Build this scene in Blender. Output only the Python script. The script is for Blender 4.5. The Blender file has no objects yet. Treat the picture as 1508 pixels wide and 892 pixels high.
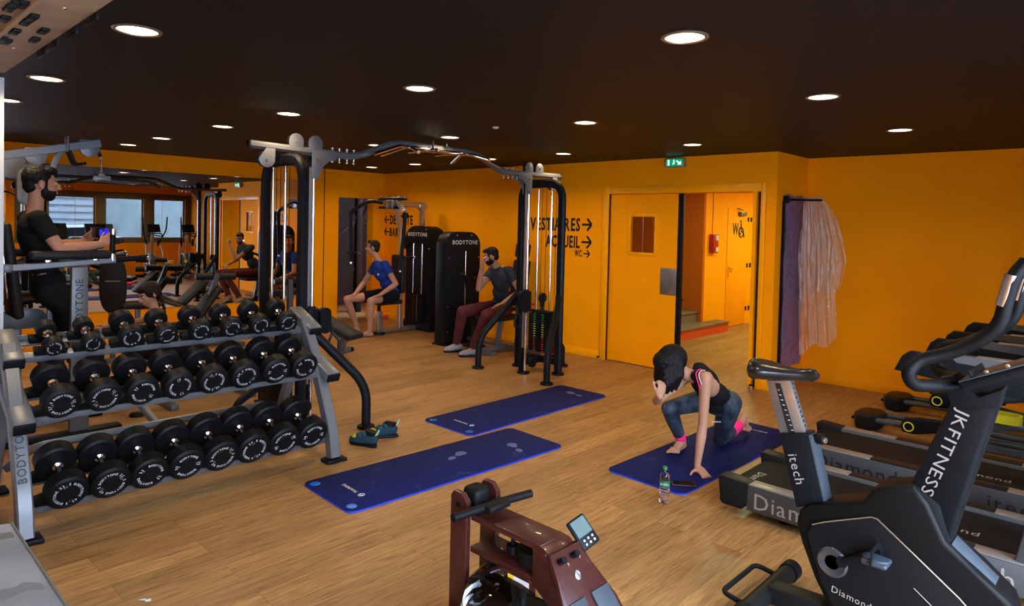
import bpy, bmesh, math, random
from mathutils import Vector as V, Matrix, Quaternion
random.seed(7)
S = bpy.context.scene
COL = S.collection
PI = math.pi
R = math.radians

# ---------------------------------------------------------------- camera
FOC, CX, CY = 993.976, 754.0, 357.012
YAW, PITCH, ROLL = 2.331770, -0.026954, 0.024158
C = V((10.0916, -7.2443, 1.7456))
FW = V((math.cos(PITCH)*math.cos(YAW), math.cos(PITCH)*math.sin(YAW), math.sin(PITCH)))
_r = FW.cross(V((0, 0, 1))).normalized(); _u = _r.cross(FW)
RT = math.cos(ROLL)*_r + math.sin(ROLL)*_u
UP = -math.sin(ROLL)*_r + math.cos(ROLL)*_u
cd = bpy.data.cameras.new('camera'); cam = bpy.data.objects.new('camera', cd); COL.objects.link(cam)
cd.sensor_width = 36; cd.lens = FOC/1508*36; cd.shift_y = -(446-CY)/1508; cd.clip_start = .05; cd.clip_end = 200
cam.matrix_world = Matrix(((RT.x, UP.x, -FW.x, C.x), (RT.y, UP.y, -FW.y, C.y), (RT.z, UP.z, -FW.z, C.z), (0, 0, 0, 1)))
S.camera = cam
def ray(x, y): return FW + RT*((x-CX)/FOC) - UP*((y-CY)/FOC)
def pz(x, y, z=0.0): d = ray(x, y); return C + d*((z-C.z)/d.z)      # measured point on a level plane
def px(x, y, X): d = ray(x, y); return C + d*((X-C.x)/d.x)          # ... on a plane of constant X
def py(x, y, Y): d = ray(x, y); return C + d*((Y-C.y)/d.y)
def at(x, y, D): return C + ray(x, y)*D

# ---------------------------------------------------------------- materials
def lin(c):
    if isinstance(c, str):
        c = [int(c[i:i+2], 16)/255 for i in (0, 2, 4)]
        c = [x/12.92 if x <= .04045 else ((x+.055)/1.055)**2.4 for x in c]
    return (c[0], c[1], c[2], 1)
def mat(name, col, rough=.5, metal=0, var=.06, scale=30, bump=0.0, spec=.5, coat=0, emis=None, estr=0, trans=0, ior=1.45, sub=0, alpha=1):
    m = bpy.data.materials.new(name); m.use_nodes = True
    N, L = m.node_tree.nodes, m.node_tree.links
    b = N['Principled BSDF']
    c = lin(col)
    tc = N.new('ShaderNodeTexCoord'); nz = N.new('ShaderNodeTexNoise'); nz.inputs['Scale'].default_value = scale; nz.inputs['Detail'].default_value = 5
    L.new(tc.outputs['Object'], nz.inputs['Vector'])
    rp = N.new('ShaderNodeValToRGB'); rp.color_ramp.elements[0].position = .3; rp.color_ramp.elements[1].position = .7
    rp.color_ramp.elements[0].color = tuple(x*(1-var) for x in c[:3])+(1,)
    rp.color_ramp.elements[1].color = tuple(min(1, x*(1+var)) for x in c[:3])+(1,)
    L.new(nz.outputs['Fac'], rp.inputs['Fac']); L.new(rp.outputs['Color'], b.inputs['Base Color'])
    b.inputs['Roughness'].default_value = rough; b.inputs['Metallic'].default_value = metal
    b.inputs['Specular IOR Level'].default_value = spec; b.inputs['Coat Weight'].default_value = coat
    b.inputs['Transmission Weight'].default_value = trans; b.inputs['IOR'].default_value = ior
    b.inputs['Alpha'].default_value = alpha
    if sub: b.inputs['Subsurface Weight'].default_value = sub; b.inputs['Subsurface Radius'].default_value = (.02, .008, .004)
    if emis: b.inputs['Emission Color'].default_value = lin(emis); b.inputs['Emission Strength'].default_value = estr
    if bump:
        bp = N.new('ShaderNodeBump'); bp.inputs['Strength'].default_value = bump; bp.inputs['Distance'].default_value = .01
        L.new(nz.outputs['Fac'], bp.inputs['Height']); L.new(bp.outputs['Normal'], b.inputs['Normal'])
    return m

# ---------------------------------------------------------------- mesh builder
def basis(o, x, y):
    x = V(x).normalized(); z = x.cross(V(y)).normalized(); y = z.cross(x); o = V(o)
    return Matrix(((x.x, y.x, z.x, o.x), (x.y, y.y, z.y, o.y), (x.z, y.z, z.z, o.z), (0, 0, 0, 1)))
def axis_m(o, z, hint=None):
    z = V(z).normalized(); h = V(hint) if hint else (V((0, 0, 1)) if abs(z.z) < .9 else V((1, 0, 0)))
    x = h.cross(z).normalized(); y = z.cross(x); o = V(o)
    return Matrix(((x.x, y.x, z.x, o.x), (x.y, y.y, z.y, o.y), (x.z, y.z, z.z, o.z), (0, 0, 0, 1)))
def fillet(pts, r, n=5, closed=False):
    pts = [V(p) for p in pts]
    if r <= 0 or len(pts) < 3: return pts
    out = []; m = len(pts)
    for i, p in enumerate(pts):
        if not closed and i in (0, m-1): out.append(p); continue
        a, b = pts[(i-1) % m], pts[(i+1) % m]
        da, db = a-p, b-p
        k = min(r, da.length*.48, db.length*.48)
        s, e = p+da.normalized()*k, p+db.normalized()*k
        for j in range(n+1):
            t = j/n; out.append(s*(1-t)**2 + p*2*t*(1-t) + e*t*t)
    return out
_GL = {}
def glyph(ch, bold=False):
    k = (ch, bold)
    if k not in _GL:
        cu = bpy.data.curves.new('t', 'FONT'); cu.body = ch; cu.resolution_u = 2; cu.extrude = .02
        if bold: cu.offset = .026
        o = bpy.data.objects.new('t', cu); COL.objects.link(o)
        dg = bpy.context.evaluated_depsgraph_get(); dg.update()
        me = bpy.data.meshes.new_from_object(o.evaluated_get(dg))
        _GL[k] = ([v.co.copy() for v in me.vertices], [list(p.vertices) for p in me.polygons])
        bpy.data.objects.remove(o); bpy.data.curves.remove(cu); bpy.data.meshes.remove(me)
    return _GL[k]
class MB:
    def __init__(s): s.v = []; s.f = []; s.m = []; s.mi = 0
    def mat(s, i): s.mi = i; return s
    def add(s, vs, fs, M=None):
        n = len(s.v)
        s.v += [(M @ V(v)) if M else V(v) for v in vs]
        s.f += [[i+n for i in f] for f in fs]; s.m += [s.mi]*len(fs)
        return s
    def addbm(s, b, M=None):
        b.verts.index_update(); s.add([v.co.copy() for v in b.verts], [[v.index for v in f.verts] for f in b.faces], M); b.free(); return s
    def obox(s, c, size, M=None, bev=0, seg=2):
        b = bmesh.new(); bmesh.ops.create_cube(b, size=1)
        for v in b.verts: v.co = V((v.co.x*size[0]+c[0], v.co.y*size[1]+c[1], v.co.z*size[2]+c[2]))
        if bev: bmesh.ops.bevel(b, geom=b.edges[:], offset=min(bev, min(size)*.49), segments=seg, affect='EDGES', profile=.5)
        return s.addbm(b, M)
    def box(s, x0, x1, y0, y1, z0, z1, bev=0, seg=2, M=None):
        return s.obox(((x0+x1)/2, (y0+y1)/2, (z0+z1)/2), (abs(x1-x0), abs(y1-y0), abs(z1-z0)), M, bev, seg)
    def beam(s, p, q, w, h, bev=0.004, up=(0, 0, 1)):
        p, q = V(p), V(q); d = q-p; L = d.length
        if abs(d.normalized().dot(V(up).normalized())) > .99: up = (1, 0, 0)
        M = axis_m(p, d, up)      # local x = side, y = up-ish
        return s.obox((0, 0, L/2), (w, h, L), M, bev)
    def ring_sweep(s, pts, prof, closed=False, cap=True, radii=None, up=None):
        pts = [V(p) for p in pts]; m = len(pts); n = len(prof)
        T = []
        for i in range(m):
            a = pts[(i-1) % m] if (closed or i > 0) else pts[i]
            b = pts[(i+1) % m] if (closed or i < m-1) else pts[i]
            T.append((b-a).normalized())
        nrm = V(up) if up else (V((0, 0, 1)) if abs(T[0].z) < .9 else V((1, 0, 0)))
        nrm = (nrm - T[0]*nrm.dot(T[0])).normalized()
        vs = []
        for i in range(m):
            if i: nrm = (nrm - T[i]*nrm.dot(T[i])).normalized()
            if up:
                u2 = V(up) - T[i]*V(up).dot(T[i])
                if u2.length > .05: nrm = u2.normalized()
            bi = T[i].cross(nrm); k = radii[i] if radii else 1
            for (a, b) in prof: vs.append(pts[i] + bi*(a*k) + nrm*(b*k))
        fs = []
        for i in range(m if closed else m-1):
            i2 = (i+1) % m
            for j in range(n):
                fs.append([i*n+j, i*n+(j+1) % n, i2*n+(j+1) % n, i2*n+j])
        if cap and not closed: fs.append(list(range(n))[::-1]); fs.append([(m-1)*n+j for j in range(n)])
        return s.add(vs, fs)
    def tube(s, pts, r, n=12, fil=0, closed=False, k=6, up=None):
        rad = None
        if isinstance(r, (list, tuple)): rad = list(r); r = 1
        else: pts = fillet(pts, fil, k, closed)
        prof = [(r*math.cos(2*PI*j/n), r*math.sin(2*PI*j/n)) for j in range(n)]
        return s.ring_sweep(pts, prof, closed, radii=rad, up=up)
    def rtube(s, pts, w, h, fil=0, up=None, closed=False, rc=.008, k=6):
        pts = fillet(pts, fil, k, closed); rc = min(rc, w*.3, h*.3)
        prof = []
        for sx, sy in ((1, 1), (-1, 1), (-1, -1), (1, -1)):
            x, y = sx*w/2, sy*h/2
            if sx*sy > 0: prof += [(x, y-sy*rc), (x-sx*rc, y)]
            else: prof += [(x-sx*rc, y), (x, y-sy*rc)]
        return s.ring_sweep(pts, prof, closed, up=up)
    def cyl(s, p, q, r, r2=None, n=20):
        r2 = r if r2 is None else r2
        M = axis_m(p, V(q)-V(p)); L = (V(q)-V(p)).length
        vs = [(r*math.cos(2*PI*j/n), r*math.sin(2*PI*j/n), 0) for j in range(n)] + [(r2*math.cos(2*PI*j/n), r2*math.sin(2*PI*j/n), L) for j in range(n)]
        return s.add(vs, [[j, (j+1) % n, n+(j+1) % n, n+j] for j in range(n)] + [list(range(n))[::-1], list(range(n, 2*n))], M)
    def lathe(s, prof, o=(0, 0, 0), axis=(0, 0, 1), n=24, M=None):
        M = M or axis_m(o, axis); m = len(prof)
        vs = [(r*math.cos(2*PI*j/n), r*math.sin(2*PI*j/n), z) for r, z in prof for j in range(n)]
        fs = [[i*n+j, i*n+(j+1) % n, (i+1)*n+(j+1) % n, (i+1)*n+j] for i in range(m-1) for j in range(n)]
        if prof[0][0] > 0: fs.append(list(range(n))[::-1])
        if prof[-1][0] > 0: fs.append([(m-1)*n+j for j in range(n)])
        return s.add(vs, fs, M)
    def prism(s, poly, depth, M=None, bev=0, seg=2):
        b = bmesh.new(); vs = [b.verts.new((x, y, 0)) for x, y in poly]; f = b.faces.new(vs)
        e = bmesh.ops.extrude_face_region(b, geom=[f])
        for g in e['geom']:
            if isinstance(g, bmesh.types.BMVert): g.co.z += depth
        if bev:
            es = [x for x in b.edges if abs(x.verts[0].co.z-x.verts[1].co.z) < 1e-6]
            bmesh.ops.bevel(b, geom=es, offset=bev, segments=seg, affect='EDGES', profile=.5)
        return s.addbm(b, M)
    def ell(s, c, r, M3=None, n=16, h=10):
        if not hasattr(r, '__len__'): r = (r, r, r)
        vs = [(0, 0, r[2])]
        for i in range(1, h):
            t = PI*i/h
            for j in range(n): vs.append((r[0]*math.sin(t)*math.cos(2*PI*j/n), r[1]*math.sin(t)*math.sin(2*PI*j/n), r[2]*math.cos(t)))
        vs.append((0, 0, -r[2])); fs = []
        for j in range(n):
            fs.append([0, 1+j, 1+(j+1) % n])
            for i in range(h-2): a = 1+i*n; fs.append([a+j, a+n+j, a+n+(j+1) % n, a+(j+1) % n])
            a = 1+(h-2)*n; fs.append([a+j, len(vs)-1, a+(j+1) % n])
        M = Matrix.Translation(V(c)) @ (M3.to_4x4() if M3 else Matrix())
        return s.add(vs, fs, M)
    def cap(s, p, q, r1, r2=None, n=14):
        r2 = r1 if r2 is None else r2
        s.ell(p, r1, n=n, h=10); s.ell(q, r2, n=n, h=10)
        if (V(q)-V(p)).length > 1e-5: s.cyl(p, q, r1, r2, n)
        return s
    def text(s, t, M, size, sx=1.0, gap=0.0, depth=.02, align='L', bold=False):
        x = 0; W = []
        for ch in t:
            if ch == ' ': W.append(.35); continue
            g = glyph(ch, bold); W.append(max(v.x for v in g[0])+.09)
        tot = sum(w+gap for w in W); x = {'L': 0, 'C': -tot/2, 'R': -tot}[align]
        for ch, w in zip(t, W):
            if ch != ' ':
                g = glyph(ch, bold); s.add([(size*sx*(x+v.x), size*v.y, size*v.z*depth/.02) for v in g[0]], g[1], M)
            x += w+gap
        return s
    def arctext(s, t, M, rad, size, a0, step=None, flip=False):
        # letters round a ring in the local XY plane, centred on angle a0 (0 = top)
        step = step or size*.72/rad; n = len(t)
        for i, ch in enumerate(t):
            if ch == ' ': continue
            a = a0 + (i-(n-1)/2)*step*(-1 if flip else 1)
            g = glyph(ch); w = max(v.x for v in g[0])
            Rm = Matrix.Rotation(-a, 4, 'Z') @ Matrix.Translation((0, rad, 0)) @ (Matrix.Rotation(PI, 4, 'Z') if flip else Matrix())
            s.add([(size*(v.x-w/2), size*(v.y-.35), size*v.z*.6) for v in g[0]], g[1], M @ Rm)
        return s

LOC = {}
def tag(o, label=None, cat=None, group=None, kind=None):
    if label: o['label'] = label
    if cat: o['category'] = cat
    if group: o['group'] = group
    if kind: o['kind'] = kind
    return o
def thing(name, label, cat, loc=(0, 0, 0), group=None):
    o = bpy.data.objects.new(name, None); COL.objects.link(o); o.location = V(loc); o.empty_display_size = .1
    LOC[o.name] = V(loc)
    return tag(o, label, cat, group)
def part(name, mb, mats, parent=None, smooth=True, ang=38, loc=None, flat=False):
    if parent is not None: off = LOC[parent.name]
    else: off = V(loc) if loc else V((0, 0, 0))
    me = bpy.data.meshes.new(name)
    me.from_pydata([v-off for v in mb.v], [], mb.f); 
    if not isinstance(mats, (list, tuple)): mats = [mats]
    for m in mats: me.materials.append(m)
    me.polygons.foreach_set('material_index', mb.m)
    b = bmesh.new(); b.from_mesh(me); bmesh.ops.recalc_face_normals(b, faces=b.faces); b.to_mesh(me); b.free()
    if not flat:
        me.polygons.foreach_set('use_smooth', [True]*len(me.polygons)); me.set_sharp_from_angle(angle=R(ang))
    me.update()
    o = bpy.data.objects.new(name, me); COL.objects.link(o)
    if parent is not None: o.parent = parent; LOC[o.name] = off
    else: o.location = off; LOC[o.name] = off
    return o
def struct(name, mb, mats, parent=None, **k):
    o = part(name, mb, mats, parent, **k)
    if parent is None: o['kind'] = 'structure'
    return o
def kids(o): return [c for c in COL.objects if c.parent == o]
def copy_tree(o, loc=None, rotz=None, label=None, group=None, par=None, rot=None):
    ch = [c for c in COL.objects if c.parent == o]
    c = o.copy(); COL.objects.link(c)
    if par is not None: c.parent = par
    if loc is not None: c.location = V(loc)
    if rotz is not None: c.rotation_euler = (0, 0, rotz)
    if rot is not None: c.rotation_euler = rot
    if label: c['label'] = label
    if group: c['group'] = group
    for k in ch: copy_tree(k, par=c)
    return c
# ---------------------------------------------------------------- materials of the room
def wall_paint(name, col, dark=.94):
    m = mat(name, col, rough=.7, var=.025, scale=3, spec=.12)
    N, L = m.node_tree.nodes, m.node_tree.links; b = N['Principled BSDF']
    nz = N.new('ShaderNodeTexNoise'); nz.inputs['Scale'].default_value = 220; bp = N.new('ShaderNodeBump'); bp.inputs['Strength'].default_value = .12; bp.inputs['Distance'].default_value = .002
    tc = N.new('ShaderNodeTexCoord'); L.new(tc.outputs['Object'], nz.inputs['Vector']); L.new(nz.outputs['Fac'], bp.inputs['Height']); L.new(bp.outputs['Normal'], b.inputs['Normal'])
    return m
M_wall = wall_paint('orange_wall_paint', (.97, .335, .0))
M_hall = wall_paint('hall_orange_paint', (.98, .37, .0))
M_shaded = wall_paint('shaded_orange_paint', (.55, .12, .008))  # stairwell orange with its shade put into the colour
M_trimp = mat('orange_gloss_paint', (.97, .37, .0), rough=.38, var=.02)
M_ceil = mat('black_ceiling_paint', (.003, .004, .0055), rough=.55, var=.15, scale=4, spec=.22)
M_black = mat('black_powder_coat', (.006, .007, .009), rough=.45, var=.1, spec=.13)
M_rubber = mat('black_rubber', (.0035, .0035, .004), rough=.5, var=.15, scale=60, bump=.05, spec=.16)
M_silver = mat('silver_paint', (.125, .13, .138), rough=.36, metal=.3, var=.04, scale=80)
M_chrome = mat('chrome', (.72, .72, .74), rough=.12, metal=1, var=.02)
M_alu = mat('brushed_aluminium', (.48, .49, .50), rough=.3, metal=.9, var=.05)
M_bolt = mat('bright_bolt', (.7, .7, .7), rough=.2, metal=1)
M_pad = mat('black_vinyl_pad', (.013, .012, .013), rough=.5, var=.12, scale=90, bump=.08, spec=.22)
M_white = mat('white_print', (.62, .62, .62), rough=.5)
M_blackp = mat('black_print', (.008, .008, .008), rough=.5)
M_darkgrey = mat('dark_grey_plastic', (.008, .0083, .009), spec=.2, rough=.45)
M_grey = mat('grey_plastic', (.06, .063, .068), rough=.45)
M_darkwall = mat('dark_grey_wall', (.02, .021, .024), rough=.8, var=.2, scale=6)
M_ply = mat('birch_plywood', (.30, .22, .14), rough=.6, var=.12, scale=9)
M_red = mat('red_plastic', (.35, .01, .015), rough=.35)

def floor_mat():
    m = bpy.data.materials.new('oak_vinyl_planks'); m.use_nodes = True
    N, L = m.node_tree.nodes, m.node_tree.links; b = N['Principled BSDF']
    tc = N.new('ShaderNodeTexCoord'); mp = N.new('ShaderNodeMapping'); mp.inputs['Rotation'].default_value = (0, 0, PI/2)
    L.new(tc.outputs['Object'], mp.inputs['Vector'])
    br = N.new('ShaderNodeTexBrick'); br.inputs['Scale'].default_value = 1; br.inputs['Brick Width'].default_value = 1.25; br.inputs['Row Height'].default_value = .178
    br.offset = .37; br.inputs['Mortar Size'].default_value = .0009; br.inputs['Mortar Smooth'].default_value = .3
    br.inputs['Color1'].default_value = (0, 0, 0, 1); br.inputs['Color2'].default_value = (1, 1, 1, 1); br.inputs['Mortar'].default_value = (.5, .5, .5, 1)
    L.new(mp.outputs['Vector'], br.inputs['Vector'])
    # grain stretched along the planks, shifted plank by plank
    off = N.new('ShaderNodeVectorMath'); off.operation = 'MULTIPLY_ADD'; off.inputs[1].default_value = (7, 13, 5)
    L.new(br.outputs['Color'], off.inputs[0]); L.new(mp.outputs['Vector'], off.inputs[2])
    st = N.new('ShaderNodeMapping'); st.inputs['Scale'].default_value = (2.2, 26, 1); L.new(off.outputs['Vector'], st.inputs['Vector'])
    g1 = N.new('ShaderNodeTexNoise'); g1.inputs['Scale'].default_value = 1.6; g1.inputs['Detail'].default_value = 8; g1.inputs['Roughness'].default_value = .62; g1.inputs['Distortion'].default_value = .9
    L.new(st.outputs['Vector'], g1.inputs['Vector'])
    st2 = N.new('ShaderNodeMapping'); st2.inputs['Scale'].default_value = (6, 120, 1); L.new(off.outputs['Vector'], st2.inputs['Vector'])
    g2 = N.new('ShaderNodeTexNoise'); g2.inputs['Scale'].default_value = 1.5; g2.inputs['Detail'].default_value = 4; L.new(st2.outputs['Vector'], g2.inputs['Vector'])
    mx = N.new('ShaderNodeMix'); mx.data_type = 'FLOAT'; mx.inputs[0].default_value = .35; L.new(g1.outputs['Fac'], mx.inputs[2]); L.new(g2.outputs['Fac'], mx.inputs[3])
    rp = N.new('ShaderNodeValToRGB'); e = rp.color_ramp.elements
    e[0].position = .33; e[0].color = (.13, .058, .014, 1); e[1].position = .66; e[1].color = (.43, .228, .066, 1)
    k = rp.color_ramp.elements.new(.48); k.color = (.30, .145, .037, 1)
    L.new(mx.outputs[0], rp.inputs['Fac'])
    hs = N.new('ShaderNodeHueSaturation'); hs.inputs['Saturation'].default_value = .95
    mr = N.new('ShaderNodeMapRange'); mr.inputs[3].default_value = .80; mr.inputs[4].default_value = 1.16; L.new(br.outputs['Color'], mr.inputs[0]); L.new(mr.outputs[0], hs.inputs['Value'])
    L.new(rp.outputs['Color'], hs.inputs['Color'])
    mo = N.new('ShaderNodeMix'); mo.data_type = 'RGBA'; mo.inputs[7].default_value = (.06, .032, .015, 1); L.new(br.outputs['Fac'], mo.inputs[0]); L.new(hs.outputs['Color'], mo.inputs[6])
    L.new(mo.outputs[2], b.inputs['Base Color'])
    b.inputs['Roughness'].default_value = .42; b.inputs['Specular IOR Level'].default_value = .4
    bp = N.new('ShaderNodeBump'); bp.inputs['Strength'].default_value = .15; bp.inputs['Distance'].default_value = .002; L.new(mx.outputs[0], bp.inputs['Height']); L.new(bp.outputs['Normal'], b.inputs['Normal'])
    return m
M_floor = floor_mat()
M_glass = mat('clear_glass', (1, 1, 1), rough=.0, trans=1, var=0, ior=1.45)
M_mirror = bpy.data.materials.new('mirror_glass'); M_mirror.use_nodes = True
_b = M_mirror.node_tree.nodes['Principled BSDF']; _b.inputs['Base Color'].default_value = (.86, .88, .88, 1); _b.inputs['Metallic'].default_value = 1; _b.inputs['Roughness'].default_value = .0

H = 2.6; XB = 7.12; YC = .89; XW = 11.2; YS = -9.2
# floor, ceiling
struct('floor', MB().box(-3, 11.6, -9.6, 7.2, -.12, 0), M_floor)
struct('ceiling', MB().box(-.2, 11.6, -9.6, 1.1, H, H+.15), M_ceil)
# wall A (mirror wall) with its doorway
struct('wall_left', MB().box(-.18, 0, YS, -.95, 0, H).box(-.18, 0, -.25, 0.18, 0, H).box(-.18, 0, -.95, -.25, 2.14, H), M_wall)
struct('trim_1', MB().box(0, .006, -1.235, -1.222, 0, H), M_blackp)
# wall B with the wide door opening, and the set back wall C
struct('wall_back', MB().box(0, 4.93, 0, .18, 0, H).box(4.93, 6.95, 0, .18, 2.17, H).box(6.95, XB, 0, .18, 0, H).box(XB-.18, XB, .18, YC, 0, H), M_wall)
struct('wall_right', MB().box(XB-.18, 11.6, YC, YC+.18, 0, H), M_wall)
struct('baseboard_back', MB().box(0.012, 4.84, -.012, 0, 0, .10, .003).box(7.0, XB, -.012, 0, 0, .10, .003), M_trimp)
struct('baseboard_right', MB().box(XB, XW, YC-.012, YC, 0, .10, .003).box(XB, XB+.012, 0, YC-.012, 0, .10, .003), M_trimp)
struct('baseboard_left', MB().box(0, .012, YS, -.95, 0, .10, .003).box(0, .012, -.25, -.012, 0, .10, .003), M_trimp)
# door frame
struct('trim_2', MB().box(4.84, 4.93, -.022, 0, 0, 2.265, .003).box(6.955, 7.01, -.022, 0, 0, 2.265, .003).box(4.93, 6.955, -.022, 0, 2.17, 2.265, .003).box(6.86, 6.9, .0, .18, 0, 2.17), M_trimp)
struct('gap_shade_strip', MB().box(6.9, 6.955, .05, .06, 0, 2.17).box(4.925, 4.94, .0, .02, 0, 2.17), mat('door_gap_shade', (.02, .012, .006), rough=.7))  # dark strips put in for the shade inside the door gaps
# sliding door leaf
dr = struct('door_1', MB().box(4.94, 5.25, .03, .075, .012, 2.165).box(5.60, 5.925, .03, .075, .012, 2.165).box(5.25, 5.60, .03, .075, .012, 1.43).box(5.25, 5.60, .03, .075, 1.88, 2.165), M_wall)
struct('window_frame', MB().box(5.215, 5.25, .018, .03, 1.395, 1.915, .002).box(5.60, 5.635, .018, .03, 1.395, 1.915, .002).box(5.25, 5.60, .018, .03, 1.88, 1.915, .002).box(5.25, 5.60, .018, .03, 1.395, 1.43, .002), M_trimp, dr)
struct('pane', MB().box(5.25, 5.60, .05, .056, 1.43, 1.88), M_glass, dr)
struct('edge_strip', MB().box(5.925, 5.975, .02, .085, .012, 2.165, .004), M_black, dr)
struct('push_plate', MB().box(5.70, 5.925, .024, .03, .93, 1.255, .001), M_alu, dr)
for X, Y in ((4.85, -.05), (6.92, -.04)):
    tag(part('door_stop', MB().cyl((X, Y, 0), (X, Y, .03), .016).mat(1).cyl((X, Y, .03), (X, Y, .045), .018), [M_bolt, M_rubber], loc=(X, Y, 0)),
        'small steel door stop at the foot of the ' + ('left' if X < 5 else 'right') + ' door frame', 'door stop')
# ---- hallway behind the door
struct('wall_hall_left', MB().box(4.42, 4.6, 3.25, 7.2, 0, H), M_hall)
struct('wall_stairwell', MB().box(1.5, 4.6, 3.18, 3.25, 0, H).box(1.3, 1.5, .18, 3.25, 0, H), M_shaded)
struct('wall_hall_far', MB().box(4.42, 7.7, 7.0, 7.2, 0, H), M_hall)
struct('wall_hall_right', MB().box(7.5, 7.7, 1.07, 7.0, 0, H), M_hall)
struct('ceiling_hall', MB().box(1.3, 7.7, 1.1, 7.2, H, H+.1), mat('white_ceiling', (.7, .65, .6), rough=.8))
M_tread = mat('brown_stair_tread', (.16, .11, .08), rough=.5, var=.15)
M_riser = mat('red_orange_riser', (.60, .07, .012), rough=.5)
st = thing('staircase', 'short flight of brown stairs with red orange bottom riser beyond the open door', 'stairs', (4.4, 2.6, 0))
for i in range(4):
    x1 = 4.86-.30*i; y1 = (3.70, 3.179, 3.179, 3.179)[i]
    if i == 0:
        part('riser', MB().box(4.62, x1-.02, .9, y1, 0, .15), M_riser, st)
        part('tread', MB().box(3.2, x1, .9, 3.178, .15, .18, .006).box(4.605, x1, 3.178, y1+.01, .15, .18, .006), M_tread, st)
    else:
        part('riser', MB().box(3.2, x1-.02, .9, y1, .18*i, .18*i+.15), M_tread if i < 2 else M_black, st)
        part('tread', MB().box(3.2, x1, .9, y1, .18*i+.15, .18*(i+1), .006), M_tread if i < 2 else M_black, st)
# WC door drawn flush in the hall wall (X = 4.6 plane)
wy0, wy1 = px(1069, 400, 4.6).y, px(1098, 400, 4.6).y
wc = struct('door_2', MB().box(4.6, 4.612, wy0, wy1, .01, 2.13, .002), M_hall)
struct('hinge', MB().box(4.612, 4.63, wy1-.01, wy1+.02, 1.9, 1.98).box(4.612, 4.63, wy1-.01, wy1+.02, 1.05, 1.13).box(4.612, 4.63, wy1-.01, wy1+.02, .25, .33)
       .box(4.60, 4.62, wy1+.14, wy1+.17, 1.9, 1.98).box(4.60, 4.62, wy1+.14, wy1+.17, 1.05, 1.13).box(4.60, 4.62, wy1+.14, wy1+.17, .25, .33), M_black, wc)
struct('door_handle', MB().tube([(4.612, wy0+.06, 1.05), (4.66, wy0+.06, 1.05), (4.66, wy0+.2, 1.05)], .011, fil=.02).box(4.612, 4.618, wy0+.035, wy0+.085, .9, 1.1, .002), M_chrome, wc)
struct('door_closer', MB().box(4.612, 4.67, wy1-.42, wy1-.16, 2.0, 2.07, .006).mat(1).beam((4.66, wy1-.3, 2.1), (4.66, wy0+.25, 2.13), .02, .012), [M_silver, M_black], wc)
Mw = basis((4.614, wy0+.18, 1.66), (0, 1, 0), (0, 0, 1))
wl = MB().text('Wc', Mw, .30, sx=.72)
cw = V((4.615, wy0+.52, 1.70)); wl.tube([cw+V((0, .09*math.cos(a), .09*math.sin(a))) for a in [i*2*PI/16 for i in range(16)]], .012, closed=True, n=6)
wl.beam(cw+V((0, -.02, .17)), cw+V((0, 0, .02)), .01, .03).beam(cw+V((0, 0, .02)), cw+V((0, .1, .0)), .01, .03).beam(cw+V((0, .1, 0)), cw+V((0, .14, -.09)), .01, .03).ell(cw+V((0, -.02, .2)), (.008, .025, .025))
struct('lettering', wl, M_blackp, wc)
ye = px(1048, 360, 4.6).y
fe = thing('alarm_box', 'small red and white alarm box on the orange hall wall below a thin cable', 'alarm', (4.6, ye, 1.5))
part('case', MB().box(4.6, 4.68, ye-.10, ye+.10, 1.34, 1.66, .01), M_red, fe)
for z_ in (1.36, 1.56): part('label_plate', MB().box(4.68, 4.684, ye+.0, ye+.08, z_, z_+.08), M_white, fe)
part('cable', MB().tube([(4.606, ye, 1.66), (4.606, ye+.01, 2.1), (4.606, ye-.01, H-.02)], .006, n=6), M_shaded, fe)
# ---- dark room beyond the left doorway
struct('wall_gym_annex', MB().box(-2.2, -2.1, -3, 1.5, 0, 3).box(-2.1, -.18, 1.2, 1.4, 0, 3).box(-2.1, -.18, -3, -2.8, 0, 3).box(-2.1, -.18, -3, 1.4, 2.9, 3), M_darkwall)
tr = thing('steel_truss', 'black steel post with cross bars and diagonal braces seen through the left doorway', 'frame', (-.9, -.35, 0))
pc = px(527, 380, -.9).y
part('post', MB().box(-.95, -.85, pc-.06, pc+.06, 0, 2.85, .004), M_black, tr)
part('cross_bar', MB().box(-.92, -.88, -1.6, .9, 1.76, 1.84).box(-.92, -.88, pc, .9, 1.68, 1.72).box(-.92, -.88, -1.6, pc, .80, .85), M_black, tr)
part('brace', MB().beam((-.9, pc+.05, 1.78), (-.9, pc+.75, 2.75), .04, .05).beam((-.9, -1.25, .85), (-.9, pc-.05, 1.75), .04, .05).beam((-.9, -1.3, 1.85), (-.9, pc-.0, 2.7), .04, .05), M_black, tr)
# ---- mirror panels on wall A
seams = [-9.0, -7.96, -6.92, -5.88, -4.83, -3.78, -2.73, -1.69]
places = ['leftmost, behind the left pillar', 'second from the left', 'behind the man on the knee raise station', 'behind the seated man\'s lat arm at far left', 'behind the girl\'s outstretched arms', 'behind the girl with the braid', 'rightmost, behind the black cable tower']
for i in range(3, 7):
    a, b = seams[i], seams[i+1]
    lab = {3: 'tall wall mirror panel, leftmost one, behind the man in black', 4: 'tall wall mirror panel reflecting the louvred window, second from the left', 5: 'tall wall mirror panel reflecting two elliptical trainers, above the girl with the braid', 6: 'tall wall mirror panel, rightmost one, behind the black cable tower'}[i]
    tag(part('wall_mirror', MB().box(.003, .009, a+.0012, b-.0012, .455, 2.365), M_mirror, loc=(.0, (a+b)/2, .455), flat=True), lab, 'mirror', 'mirror panels on the left wall')
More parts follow.
